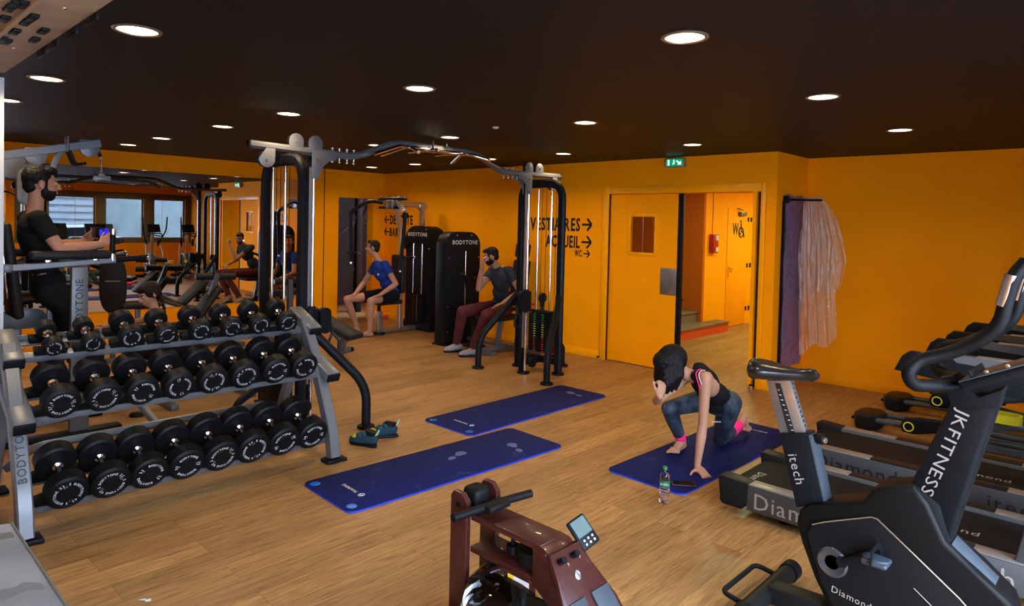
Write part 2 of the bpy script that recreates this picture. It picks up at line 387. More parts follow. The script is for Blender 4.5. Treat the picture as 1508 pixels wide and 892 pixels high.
# ---- window wall
wins = [(-9.0, -7.75, .12, 2.44), (-7.65, -6.4, .12, 2.44), (-6.3, -5.05, .12, 2.44), (-4.95, -3.7, .12, 2.44), (-2.78, -1.66, 1.07, 2.24), (-1.43, -.43, 1.07, 2.24), (-.17, .72, 1.07, 2.24)]  # full height windows are unseen, enlarged to bring in more daylight
mw = MB(); fr = MB()
ed = [YS]+[e for w in wins for e in w[:2]]+[YC]
for a, b in zip(ed[::2], ed[1::2]): mw.box(XW, XW+.2, a, b, 0, H)
M_taupe = mat('taupe_frame', (.13, .105, .075), rough=.5)
M_tint = bpy.data.materials.new('dimmed_pane'); M_tint.use_nodes = True  # added tint, dims the daylight so the mirrored windows do not clip
_N, _L = M_tint.node_tree.nodes, M_tint.node_tree.links
_t = _N.new('ShaderNodeBsdfTransparent'); _t.inputs['Color'].default_value = (.30, .31, .31, 1)
_g = _N.new('ShaderNodeBsdfGlossy'); _g.inputs['Roughness'].default_value = .05; _g.inputs['Color'].default_value = (.8, .8, .8, 1); _m = _N.new('ShaderNodeMixShader'); _m.inputs[0].default_value = .06
_L.new(_t.outputs[0], _m.inputs[1]); _L.new(_g.outputs[0], _m.inputs[2]); _L.new(_m.outputs[0], _N['Material Output'].inputs['Surface'])
for i, (a, b, z0, z1) in enumerate(wins):
    mw.box(XW, XW+.2, a, b, 0, z0).box(XW, XW+.2, a, b, z1, H)
    w = struct('window_%d' % (i+1), MB().box(XW+.05, XW+.1, a, a+.04, z0, z1).box(XW+.05, XW+.1, b-.04, b, z0, z1).box(XW+.05, XW+.1, a+.04, b-.04, z1-.04, z1).box(XW+.05, XW+.1, a+.04, b-.04, z0, z0+.04), M_taupe)
    if z0 > .5: struct('pane', MB().box(XW+.07, XW+.074, a+.04, b-.04, z0+.04, z1-.04), M_tint, w)
struct('wall_front', mw, M_wall)
wz0, wz1 = 1.07, 2.24
fr.box(XW-.012, XW, -3.5, YC, wz1, wz1+.14).box(XW-.012, XW, -3.5, YC, wz0-.11, wz0)
for a, b in ((-3.5, -2.78), (-1.66, -1.43), (-.43, -.17), (.72, YC)): fr.box(XW-.012, XW, a, b, wz0, wz1)
struct('trim_4', fr, M_taupe)
struct('wall_rear', MB().box(-.18, 11.6, YS-.2, YS, 0, H), M_wall)
# ---- outside: ground, pale louvred building, parked car
struct('ground', MB().box(11.6, 60, -30, 30, -.3, -.1), mat('asphalt', (.36, .37, .39), rough=.9))
ob = thing('building', 'pale grey building with horizontal louvres, seen through the left window in the mirror', 'building', (28, -6, -.1))
lv = MB().box(28.1, 31, -12, 2.9, -.1, 4.2)
for i in range(12): lv.box(27.95, 28.1, -12, 2.9, .15+i*.34, .36+i*.34)
part('louvred_wall', lv, [mat('pale_louvre', (.36, .39, .44), rough=.6)], ob)
part('roof_edge', MB().box(27.8, 31.2, -12.2, 3.0, 4.2, 4.35), M_grey, ob)
ob2 = thing('building', 'plain pale blue grey building seen through the two right windows in the mirror', 'building', (30, 9, -.1))
part('wall', MB().box(30, 33, 3.0, 16, -.1, 4.6), mat('pale_render', (.31, .36, .38), rough=.8, var=.12, scale=1.5), ob2)
part('roof_edge', MB().box(29.8, 33.2, 2.9, 16.2, 4.6, 4.75), M_grey, ob2)
cr = thing('car', 'white parked car seen through the window in the mirror', 'car', (20, 0, -.1))
prof = [(-2.1, .3), (-2.15, .75), (-1.4, .9), (-.8, 1.38), (.6, 1.42), (1.4, 1.0), (2.1, .85), (2.15, .35)]
Mc = basis((21.6, 0, -.1), (0, 1, 0), (0, 0, 1))
part('body', MB().prism([(x, y) for x, y in prof[::-1]], -1.6, Mc, bev=.08), mat('white_car_paint', (.65, .66, .68), rough=.2, coat=.5), cr)
part('window_band', MB().prism([(-1.1, .95), (-.72, 1.3), (.55, 1.34), (1.15, 1.0)], .012, Mc @ Matrix.Translation((0, 0, -1.615))), M_black, cr)
part('stripe', MB().box(19.985, 20.0, -1.7, 1.7, .62, .72), M_red, cr)
for dy in (-1.35, 1.35): part('wheel', MB().lathe([(.15, -.02), (.3, -.02), (.33, .0), (.33, .16), (.3, .18), (.1, .18)], (19.96, dy, .22), (1, 0, 0)), M_rubber, cr)
# ---- pillar near the left edge
struct('wall_pillar', MB().box(4.35, 4.75, -7.6, px(5.5, 300, 4.75).y, 0, H), mat('pale_pillar_paint', (.50, .53, .56), rough=.6))
# ---- ceiling lights
M_lamp = mat('lamp_diffuser', (1, 1, 1), emis=(1.0, .82, .56), estr=12, var=0)
M_ring = mat('lamp_ring', (.25, .2, .15), rough=.35, metal=.6)
gx = [1.05, 2.15, 3.72, 4.97, 6.66, 8.54, 10.3]; gy = [-1.02, -2.8, -4.53, -6.18]
visible = {(1.05, -1.02): 'at the far end above the chest press corner', (2.15, -1.02): 'second from the corner above the back wall', (3.72, -1.02): 'third from the corner, above the cable tower', (4.97, -1.02): 'above the VESTIAIRES lettering', (6.66, -1.02): 'above the exit sign and sliding door', (8.54, -1.02): 'nearest the right wall',
 (3.72, -2.8): 'above the left half of the pull up bar', (4.97, -2.8): 'above the chrome pull up grips', (6.66, -2.8): 'above the lettering, second from the right wall', (8.54, -2.8): 'large, at right above the plastic sheet',
 (1.05, -4.53): 'smallest at left, above the mirror', (2.15, -4.53): 'second smallest at left, above the mirror', (3.72, -4.53): 'above and left of the cable tower', (4.97, -4.53): 'directly above the left cable tower', (6.66, -4.53): 'in the middle of the ceiling', (8.54, -4.53): 'large, right of the ceiling middle',
 (3.72, -6.18): 'half hidden at the left edge', (4.97, -6.18): 'near the left edge', (6.66, -6.18): 'largest, beside the plywood panel'}
LC = (1.0, .74, .46)
for X in gx:
    for Y in gy:
        if X > 7 and Y < -6 or X > 10 and Y < -3: continue  # outermost column is unseen, added to brighten the right wall
        lab = 'round glowing recessed ceiling light ' + visible.get((X, Y), 'added where none is seen, in the %s row' % ('far' if Y > -2 else 'second'))
        if (X, Y) in visible or Y > -5:
            t = thing('ceiling_light', lab, 'ceiling light', (X, Y, H), 'recessed ceiling lights')
            part('ring', MB().lathe([(.085, 0), (.104, 0), (.106, -.004), (.10, -.009), (.087, -.008), (.085, -.003)], (X, Y, H)), M_ring, t)
            part('diffuser', MB().cyl((X, Y, H-.003), (X, Y, H), .086, n=28), M_lamp, t)
        l = bpy.data.lights.new('downlight', 'AREA'); l.shape = 'DISK'; l.size = .15; l.energy = 8.5; l.color = LC; l.spread = R(150)
        o = bpy.data.objects.new('downlight', l); COL.objects.link(o); o.location = (X, Y, H-.02)
for (X, Y) in ((5.8, 2.0), (6.2, 4.5), (6.0, 6.2)):
    l = bpy.data.lights.new('hall_lamp', 'AREA'); l.shape = 'DISK'; l.size = .25; l.energy = 36; l.color = (.9, 1.15, .6)
    o = bpy.data.objects.new('hall_lamp', l); COL.objects.link(o); o.location = (X, Y, H-.05)
# portals in the windows and the daylight itself
for a, b, z0, z1 in wins:
    l = bpy.data.lights.new('window_portal', 'AREA'); l.shape = 'RECTANGLE'; l.size = z1-z0; l.size_y = b-a; l.energy = 1
    l.cycles.is_portal = True
    o = bpy.data.objects.new('window_portal', l); COL.objects.link(o); o.location = (XW+.03, (a+b)/2, (z0+z1)/2); o.rotation_euler = (0, R(90), 0)
w = bpy.data.worlds.new('daylight'); S.world = w; w.use_nodes = True
bg = w.node_tree.nodes['Background']; bg.inputs['Color'].default_value = (.56, .70, .92, 1); bg.inputs['Strength'].default_value = 34.0
# smoke detector
t = part('smoke_detector', MB().lathe([(.028, 0), (.03, -.006), (.02, -.014), (.0, -.016)], pz(730, 187, H)), M_white, loc=pz(730, 187, H)); tag(t, 'tiny white smoke detector on the black ceiling', 'smoke detector')
# ---- exit sign
xs = (py(981, 240, -.05).x, py(1008, 240, -.05).x); ex = thing('exit_sign', 'green lit emergency exit sign with running figure, high on the orange wall', 'sign', ((xs[0]+xs[1])/2, -.04, 2.5))
M_green = mat('exit_green', (.0, .20, .09), emis=(.0, .30, .13), estr=.9, rough=.3); M_glow = mat('exit_white', (.8, 1, .9), emis=(.75, 1, .9), estr=1.2)
a, b = xs; z0, z1 = 2.475, 2.585
part('housing', MB().box(a, b, -.07, -.001, z0, z1, .006), M_alu, ex)
part('face', MB().box(a+.012, b-.012, -.074, -.07, z0+.012, z1-.012), M_green, ex)
g = MB(); w_ = b-a
g.box(a+.03*w_/.2, a+.24*w_, -.077, -.074, z0+.022, z1-.022)
xm = a+.48*w_; zc = (z0+z1)/2
g.ell((xm, -.077, zc+.028), (.007, .003, .007)).beam((xm, -.076, zc+.018), (xm-.004, -.076, zc-.004), .003, .012).beam((xm-.004, -.076, zc-.004), (xm+.014, -.076, zc-.02), .003, .007).beam((xm-.004, -.076, zc-.004), (xm-.016, -.076, zc-.026), .003, .007).beam((xm, -.076, zc+.014), (xm+.018, -.076, zc+.006), .003, .006)
g.beam((a+.62*w_, -.076, zc+.02), (a+.80*w_, -.076, zc-.012), .003, .016).prism([(a+.87*w_, zc-.028), (a+.87*w_, zc+.016), (a+.68*w_, zc-.028)], .003, basis((0, -.075, 0), (1, 0, 0), (0, 0, 1)))
part('pictogram', g, M_glow, ex)
# ---- wall lettering
def arrow(mb, x, z, s, dirn, Y=-.003, t=.032):
    mb.box(min(x, x+dirn*s), max(x, x+dirn*s), Y, 0, z-t/2, z+t/2)
    for k in (1, -1):
        mb.beam((x+dirn*s, Y/2, z), (x+dirn*(s*.55), Y/2, z+k*s*.5), .003, t, 0, up=(0, 0, 1))
def fit_text(mb, t, x0, x1, z, h, Y=-.004):
    sz = h/.70
    M1 = basis((x0, Y, z), (1, 0, 0), (0, 0, 1))
    W = sum((max(v.x for v in glyph(ch, True)[0])+.09) if ch != ' ' else .35 for ch in t)-.09
    mb.text(t, M1, sz, sx=(x1-x0)/(W*sz), depth=.01, bold=True)
s1 = MB(); fit_text(s1, 'VESTIAIRES', 3.56, 4.46, 1.68, .17); arrow(s1, 4.49, 1.765, .16, 1)
fit_text(s1, 'ACCUEIL', 3.86, 4.46, 1.45, .16); arrow(s1, 4.49, 1.53, .16, 1, t=.028)
fit_text(s1, 'WC', 4.38, 4.50, 1.335, .085); arrow(s1, 4.53, 1.375, .10, 1, t=.018)
tag(part('wall_sign', s1, M_blackp, loc=(4.1, 0, 1.5), flat=True), 'black painted wayfinding words VESTIAIRES, ACCUEIL and WC with right arrows on the orange wall', 'sign')
s2 = MB(); arrow(s2, .14, 1.775, .13, -1, t=.026); fit_text(s2, 'DETENTE', .16, .82, 1.70, .155)
arrow(s2, .14, 1.56, .13, -1, t=.026); fit_text(s2, 'BAR', .16, .42, 1.485, .145)
tag(part('wall_sign', s2, M_blackp, loc=(.4, 0, 1.6), flat=True), 'black painted words DETENTE and BA with left arrows near the room corner', 'sign')
# ================================================================ dumbbell rack (faces +X, runs along Y)
RY0, RY1 = -6.38, -4.62
rk = thing('dumbbell_rack', 'silver three tier dumbbell rack with sloping end covers in front of the mirror', 'rack', (5.45, -5.5, 0))
def tpt(X, Z): return X, Z
legs = []
for k, Y in enumerate((RY0-.065, RY1+.02)):
    # front leg: curved flat column from the foot up to the top tier
    path = [(5.84, Y, .03), (5.80, Y, .22), (5.66, Y, .52), (5.52, Y, .78), (5.38, Y, .98)]
    lg = part('leg', MB().rtube(path, .085, .075, fil=.12, up=(0, 1, 0)), M_silver, rk)
    path2 = [(4.95, Y, .03), (5.05, Y, .22), (5.22, Y, .55), (5.34, Y, .90)]
    lr = part('leg', MB().rtube(path2, .075, .06, fil=.1, up=(0, 1, 0)), M_silver, rk)
    for lgx, X in ((lg, 5.84), (lr, 4.95)):
        part('foot_pad', MB().prism([(-.075, -.05), (-.02, -.062), (.02, -.05), (.075, -.062), (.075, .062), (.02, .05), (-.02, .062), (-.075, .05)], .028, Matrix.Translation((X, Y, 0)) @ Matrix.Rotation(PI/2, 4, 'Z'), bev=.006), M_rubber, lgx)
    # BODYTONE down the front leg
    sgn = -1
    d = (V((5.56, 0, .70))-V((5.76, 0, .30))).normalized()
    if k == 0:
        Mt = basis((5.845, Y+.012, .22), V((-.28, 0, .50)), (0, -1, 0)); Mt = basis(V((5.79, Y+.015, .30)), (-.24, 0, .52), (0, -1, 0))
        part('lettering', MB().text('BODYTONE', Mt @ Matrix.Translation((0, 0, .030)), .058, depth=.004), M_blackp, lg)
    else:
        Mt = basis(V((5.60, Y-.015, .68)), (.24, 0, -.52), (0, 1, 0))
        part('lettering', MB().text('BODYTONE', Mt @ Matrix.Translation((0, 0, .026)), .058, depth=.004), M_blackp, lg)
part('cross_bar', MB().rtube([(5.0, RY0, .16), (5.12, RY0+.1, .30), (5.12, RY1-.1, .30), (5.0, RY1, .16)], .05, .05, fil=.12), M_silver, rk)
# tiers: front disc face point (X, Z), dumbbell length, disc radius the shelf is set for
TH = R(22); AXD = V((math.cos(TH), 0, -math.sin(TH))); NRD = V((math.sin(TH), 0, math.cos(TH)))
tiers = [(5.50, .976, .27, .070), (5.77, .693, .335, .094), (5.89, .232, .36, .106)]
def tp(i, u, n, y):            # u back from the disc face, n above the shelf plane
    F = tiers[i]; p = V((F[0], 0, F[1])) - AXD*u + NRD*(n-F[3]-.024); return (p.x, y, p.z)
for i, (Xf, Zf, Ld, rr) in enumerate(tiers):
    ua, ub = (.05, .07, .085)[i], Ld-.02
    mb = MB()
    for u in (ua+.03, ub-.03):
        mb.beam(tp(i, u, 0, RY0), tp(i, u, 0, RY1), .060, .012, .002, up=NRD)
    mb.beam(tp(i, ua, -.012, RY0), tp(i, ua, -.012, RY1), .006, .036, .001, up=NRD)
    mb.beam(tp(i, ub, .012, RY0), tp(i, ub, .012, RY1), .006, .05, .001, up=NRD)
    part('shelf_rails', mb, M_silver, rk)
    for k, Y in enumerate((RY0, RY1)):
        if i == 2: continue
        s = -1 if k == 0 else 1
        mc = MB(); ym = Y+s*.055
        mc.beam(tp(i, Ld+.05, .02, ym), tp(i, -.03, .02, ym), .11, .072, .016, up=NRD)
        ec = part('end_cover', mc, M_silver, rk)
        part('end_plug', MB().beam(tp(i, -.028, .02, ym), tp(i, -.042, .02, ym), .102, .064, .014, up=NRD), M_rubber, ec)
        part('bolt', MB().cyl(tp(i, Ld*.5, .02, ym+s*-.06), tp(i, Ld*.5, .02, ym-s*.068), .008, n=8), M_bolt, ec)
# the dumbbells
def make_db(r, L, kg, lb):
    """dumbbell lying along local X (front disc towards +X), centre at origin"""
    t = thing('dumbbell', 'x', 'dumbbell', (0, 0, 0), 'dumbbells on the rack')
    hw = L*.27
    part('handle', MB().lathe([(.0, -L/2+hw), (.019, -L/2+hw), (.026, -L/2+hw+.012), (.027, -L/2+hw+.02), (.016, -L/2+hw+.03), (.0175, 0), (.016, L/2-hw-.03), (.027, L/2-hw-.02), (.026, L/2-hw-.012), (.019, L/2-hw), (0, L/2-hw)], axis=(1, 0, 0), n=18), M_chrome, t)
    for s in (1, -1):
        e = min(.012, r*.14)
        pr = [(0, L/2-hw), (r*.34, L/2-hw), (r*.36, L/2-hw+.003), (r-e, L/2-hw+.002), (r, L/2-hw+e), (r, L/2-e), (r-e, L/2), (r*.80, L/2+.001), (r*.77, L/2-.003), (r*.45, L/2-.003), (r*.43, L/2), (0, L/2)]
        mb = MB().lathe(pr, axis=(s, 0, 0), n=40)
        if s == 1:
            mb.mat(1)
            Mf = basis((L/2-.003, 0, 0), (0, 1, 0), (0, 0, 1))
            f = r*.21
            mb.arctext('BODYTONE', Mf, r*.62, f*.92, 0, step=.235)
            mb.arctext('BODYTONE', Mf, r*.62, f*.92, PI, step=.235, flip=False)
            mb.arctext(kg, Mf, r*.62, f*1.0, PI/2, step=.24); mb.arctext('KG', Mf, r*.47, f*.45, PI/2, step=.2)
            mb.arctext(lb, Mf, r*.62, f*1.0, -PI/2, step=.24); mb.arctext('LB', Mf, r*.47, f*.45, -PI/2, step=.2)
        part('weight_head', mb, [M_rubber, M_white], t)
    return t
rows = [
 ([(81,509),(138,505),(195,498),(247,496),(297,489),(343,485),(385,480),(425,476)], [.053,.054,.070,.066,.070,.070,.073,.073], [('2','4.4'),('3','6.6'),('4','8.8'),('5','11'),('6','13.2'),('7','15.4'),('8','17.6'),('10','22')]),
 ([(92,592),(155,585),(212,577),(266,569),(316,562),(363,556),(409,549),(450,543)], [.093,.093,.092,.092,.092,.094,.098,.098], [('12.5','27.5'),('12.5','27.5'),('15','33'),('15','33'),('17.5','38.5'),('17.5','38.5'),('20','44'),('20','44')]),
 ([(101,723),(165,711),(222,698),(277,691),(328,675),(375,664),(420,654),(462,645)], [.103,.103,.104,.106,.108,.110,.110,.110], [('22.5','49.5'),('22.5','49.5'),('25','55'),('25','55'),('27.5','60.5'),('27.5','60.5'),('30','66'),('30','66')])]
ordn = ['first', 'second', 'third', 'fourth', 'fifth', 'sixth', 'seventh', 'eighth']
rown = ['small black dumbbell on the top tier', 'round black rubber dumbbell on the middle tier', 'large black rubber dumbbell on the bottom tier']
for i, (pts, rs, ws) in enumerate(rows):
    Xf, Zf, L, rr = tiers[i]; cache = {}
    for j, (p, r, w) in enumerate(zip(pts, rs, ws)):
        face = px(p[0], p[1], Xf); face.z = Zf
        c = face - AXD*(L/2) + NRD*(r-rr)
        lab = rown[i]+', '+ordn[j]+' from the left'+(' end' if j < 1 else '')
        key = (r, w)
        if key not in cache:
            o = make_db(r, L, *w); o.location = c; o['label'] = lab; cache[key] = o
        else: o = copy_tree(cache[key], loc=c, label=lab)
        o.rotation_mode = 'XYZ'
        o.rotation_euler = (random.choice((.5, -.6, 1.1, 0, .8, -1.0, 1.9, .3)), TH, 0)
        Y = face.y
        for u in ((.05, .07, .085)[i]+.03, L-.05):     # rubber saddles
            q = V(tp(i, u, .006, Y)); w2 = r*.95
            Ms = basis(q-AXD*.026, (0, 1, 0), NRD)
            poly = [(-w2-.03, 0)] + [(-w2-.035, .040)] + [((r+.003)*math.sin(a), r+.018-(r+.003)*math.cos(a)) for a in [(-.9+.18*k) for k in range(11)]] + [(w2+.035, .040), (w2+.03, 0)]
            part('saddle', MB().prism(poly[::-1], .052 if True else 0, Ms @ Matrix.Scale(-1, 4, V((0, 0, 1))) if Ms.col[2].x < 0 else Ms, bev=.003), M_rubber, rk)
# ================================================================ cable crossover tower pair
XT = 4.77
ct = thing('cable_crossover', 'tall black and silver cable crossover machine with arched pull up beam and two weight towers', 'gym machine', (XT, -2.8, 0))
def mirY(y, s): return -2.8+s*(y+2.8)
for s in (1, -1):
    f = lambda y: mirY(y, s)
    yo = f(-1.15)
    part('tower_frame', MB().rtube([(4.44, yo, .03), (4.44, yo, 2.24), (5.08, yo, 2.24), (5.08, yo, .03)], .10, .065, fil=.20, up=(0, 1, 0), rc=.02), M_black, ct)
    part('rear_post', MB().rtube([(XT+.04, f(-.74), .03), (XT+.04, f(-.74), .25), (XT+.02, f(-1.0), .40)], .05, .05, fil=.05), M_black, ct)
    ft = MB()
    for (X, Y) in ((4.44, yo), (5.08, yo), (XT+.04, f(-.74)), (XT, f(-1.41))): ft.lathe([(.07, 0), (.075, .006), (.07, .022), (.05, .03), (0, .03)], (X, Y, 0), n=20)
    for (X, Y) in ((5.32, f(-1.63)), (4.23, f(-1.63))): ft.lathe([(.07, 0), (.075, .006), (.07, .022), (.05, .03), (0, .03)], (X, Y, 0), n=20)
    k6 = [(4.44, yo), (5.08, yo), (XT+.04, f(-.74)), (XT, f(-1.41)), (5.32, f(-1.63)), (4.23, f(-1.63))]
    for (X, Y) in k6: part('foot', MB().lathe([(.07, 0), (.075, .006), (.07, .022), (.05, .03), (0, .03)], (X, Y, 0), n=20), M_rubber, ct)
    for X, xe in ((5.32, 5.08), (4.23, 4.44)):
        part('brace_leg', MB().tube([(X, f(-1.63), .03), (X, f(-1.63), .36), (xe+(X-xe)*.25, f(-1.25), .80), (xe, f(-1.17), .92)], .038, n=14, fil=.18), M_black, ct)
    # chrome pole with black back post, trolley and handle
    yp = f(-1.41)
    pole = part('guide_pole', MB().cyl((XT+.02, yp, .03), (XT+.02, yp, 2.30), .016), M_chrome, ct)
    part('pole_post', MB().box(XT-.06, XT-.02, yp-.03, yp+.03, .03, 2.30, .006), M_black, ct)
    part('guide_strip', MB().box(XT-.02, XT-.012, yp-.022, yp+.022, .3, 2.2), M_alu, ct)
    tro = part('trolley', MB().box(XT-.07, XT+.06, yp-.05, yp+.05, .74, .97, .012).cyl((XT+.02, yp, .72), (XT+.02, yp, .99), .03), M_black, ct)
    yi = f(-1.52)
    part('pulley_plate', MB().prism([(.055*math.cos(a)+0, .055*math.sin(a)+(.06 if math.sin(a) > 0 else -.06)) for a in [i*PI/10 for i in range(20)]], .05, basis((XT-.025+.05, yi, .86), (0, 1, 0), (0, 0, 1))).cyl((XT-.03, yi, .93), (XT+.075, yi, .93), .012).cyl((XT-.03, yi, .79), (XT+.075, yi, .79), .012), M_black, tro)
    part('pin_knob', MB().ell((XT+.09, f(-1.36), .82), .018).cyl((XT+.03, f(-1.36), .82), (XT+.08, f(-1.36), .82), .007), M_red if s == 1 else M_black, tro)
    yh = f(-1.60)
    part('hand_grip', MB().tube([(XT+.03, yh, .82), (XT+.06, yh, .76), (XT+.07, yh-.05, .66), (XT+.07, yh-.05, .58), (XT+.07, yh+.05, .56), (XT+.07, yh+.06, .67), (XT+.03, yh, .76)], .013, n=8, fil=.02), M_darkgrey, ct)
    # guide rods, stack, shroud
    for X in (4.67, 4.88): part('guide_rod', MB().cyl((X, f(-1.10), .25), (X, f(-1.10), 2.18), .0125, n=12), M_chrome, ct)
    wsx = MB()
    for k in range(16): wsx.box(4.60, 4.95, f(-1.10)-.055, f(-1.10)+.055, .22+k*.029, .22+k*.029+.026, .003)
    stck = part('weight_stack', wsx, M_black, ct)
    part('stack_top', MB().box(4.60, 4.95, f(-1.10)-.055, f(-1.10)+.055, .69, .72, .004).cyl((XT, f(-1.1), .72), (XT, f(-1.1), .80), .018), M_darkgrey, stck)
    for kk, X in enumerate((4.70, 4.83)):
        lb = MB()
        for k in range(16):
            c = 2 if k < 6 else (1 if k < 12 else 0)
            lb.mat(c).box(X-.016, X+.016, f(-1.10)-s*.055-.002, f(-1.10)-s*.055+.002, .228+k*.029, .240+k*.029)
            lb.box(4.951, 4.953, f(-1.10)-.03+kk*.035, f(-1.10)-.012+kk*.035, .228+k*.029, .240+k*.029)
        part('weight_labels', lb, [mat('label_green', (.02, .25, .08)), mat('label_yellow', (.45, .40, .03)), mat('label_red', (.4, .02, .03))], stck)
    part('stack_pulley', MB().cyl((XT-.015, f(-1.10), .87), (XT+.015, f(-1.10), .87), .062, n=24).cyl((XT-.03, f(-1.10), .87), (XT+.03, f(-1.10), .87), .012).box(XT-.02, XT+.02, f(-1.1)-.02, f(-1.1)+.02, .76, .86, .004), M_darkgrey, ct)
    part('base_bar', MB().box(4.47, 5.05, f(-1.10)-.05, f(-1.10)+.05, .10, .17, .008).box(XT-.03, XT+.03, min(f(-1.41), f(-.74)), max(f(-1.41), f(-.74)), .10, .16, .008), M_black, ct)
    for Y in (f(-1.33), f(-.86)): part('base_pulley', MB().cyl((XT+.05, Y, .13), (XT+.08, Y, .13), .06, n=22).cyl((XT+.04, Y, .13), (XT+.09, Y, .13), .012, n=10), M_black, ct)
    for X, z1_ in ((4.73, 2.3), (4.80, 2.3), (4.95, 2.2)): part('cable', MB().cyl((X, f(-1.1), .72), (X, f(-1.1), z1_), .003, n=6), M_black, ct)
    part('cable', MB().cyl((XT-.005, f(-1.36), .98), (XT-.005, f(-1.36), 2.32), .003, n=6), M_black, ct)
    # top pulleys with cover plates
    for Y in (-1.42, -1.24):
        q = part('top_pulley', MB().cyl((XT-.02, f(Y), 2.405), (XT+.02, f(Y), 2.405), .066, n=30), M_darkgrey, ct)
        part('cover_plate', MB().prism([(.068*math.cos(a), .068*math.sin(a)) for a in [i*PI/14 for i in range(15)]]+[(-.062, -.08), (.062, -.08)], .006, basis((XT+.022, f(Y), 2.405), (0, 1, 0), (0, 0, 1)), bev=.001).cyl((XT+.025, f(Y), 2.405), (XT+.036, f(Y), 2.405), .012, n=8), M_silver, q)
    Y = -.98
    q = part('outer_pulley', MB().cyl((XT-.02, f(Y), 2.235), (XT+.02, f(Y), 2.235), .066, n=30), M_darkgrey, ct)
    part('cover_plate', MB().prism([(.07*math.cos(a), .07*math.sin(a)) for a in [PI+i*PI/14 for i in range(15)]]+[(.07, .10), (-.0, .10)], .006, basis((XT+.022, f(Y), 2.235), (0, 1, 0), (0, 0, 1)), bev=.001).cyl((XT+.025, f(Y), 2.235), (XT+.036, f(Y), 2.235), .012, n=8), M_silver, q)
    # gusset plate under the beam
    gp = [(0, 2.33), (-.24, 2.33), (-.24, 2.27), (-.17, 2.26), (-.11, 2.21), (-.08, 2.14), (-.08, 2.10), (0, 2.10)]
    for X in (XT+.034, XT-.04):
        part('gusset_plate', MB().prism([(-s*a if s == -1 else -s*a*1, b) for a, b in [(s2*1.0, z2) for s2, z2 in [(-p_[0], p_[1]) for p_ in gp]]], .006, basis((X, yp+s*.03, 0), (0, 1, 0), (0, 0, 1)), bev=.001)
             .cyl((X, yp-s*.02, 2.13), (X+.018, yp-s*.02, 2.13), .009, n=8).cyl((X, yp-s*.02, 2.27), (X+.018, yp-s*.02, 2.27), .009, n=8), M_silver, ct)
    bl = MB()
    for yy in (-1.60, -1.67, -1.75, -1.82):
        bl.cyl((XT, f(yy), 2.27), (XT, f(yy), 2.39), .008, n=8).ell((XT, f(yy), 2.265), .013, n=8, h=6).ell((XT, f(yy), 2.385), .013, n=8, h=6)
    part('clamp_bolts', bl, M_bolt, ct)
bm_ = part('beam', MB().rtube([(XT, -.84, 2.345), (XT, -1.84, 2.325), (XT, -2.27, 2.50), (XT, -3.33, 2.50), (XT, -3.76, 2.325), (XT, -4.76, 2.345)], .062, .062, fil=.12, up=(1, 0, 0), rc=.02), M_silver, ct)
for Y in (-.835, -4.765): part('end_cap', MB().box(XT-.03, XT+.03, Y-.012, Y+.012, 2.315, 2.375, .008), M_rubber, bm_)
# pull up grips hanging under the middle of the beam
for s in (1, -1):
    f = lambda y: mirY(y, s)
    part('pull_up_grip', MB().tube([(XT+.30, f(-2.33), 2.40), (XT+.06, f(-2.42), 2.47), (XT-.06, f(-2.42), 2.47), (XT-.30, f(-2.33), 2.40)], .017, fil=.05), M_chrome, ct)
    part('pull_up_grip', MB().tube([(XT+.05, f(-2.30), 2.47), (XT+.10, f(-1.98), 2.36)], .017).tube([(XT+.05, f(-2.30), 2.47), (XT+.04, f(-2.75), 2.475)], .015), M_chrome, ct)
    part('cross_grip', MB().tube([(XT-.22, f(-2.62), 2.455), (XT+.22, f(-2.62), 2.455)], .016).box(XT-.05, XT+.05, f(-2.62)-.03, f(-2.62)+.03, 2.455, 2.48, .005), M_chrome, ct)
part('grip_plate', MB().box(XT-.07, XT+.07, -3.0, -2.6, 2.455, 2.468, .004).cyl((XT+.06, -2.72, 2.52), (XT+.06, -2.72, 2.55), .02, n=10).cyl((XT+.06, -2.9, 2.44), (XT+.06, -2.9, 2.56), .012, n=8), M_chrome, ct)
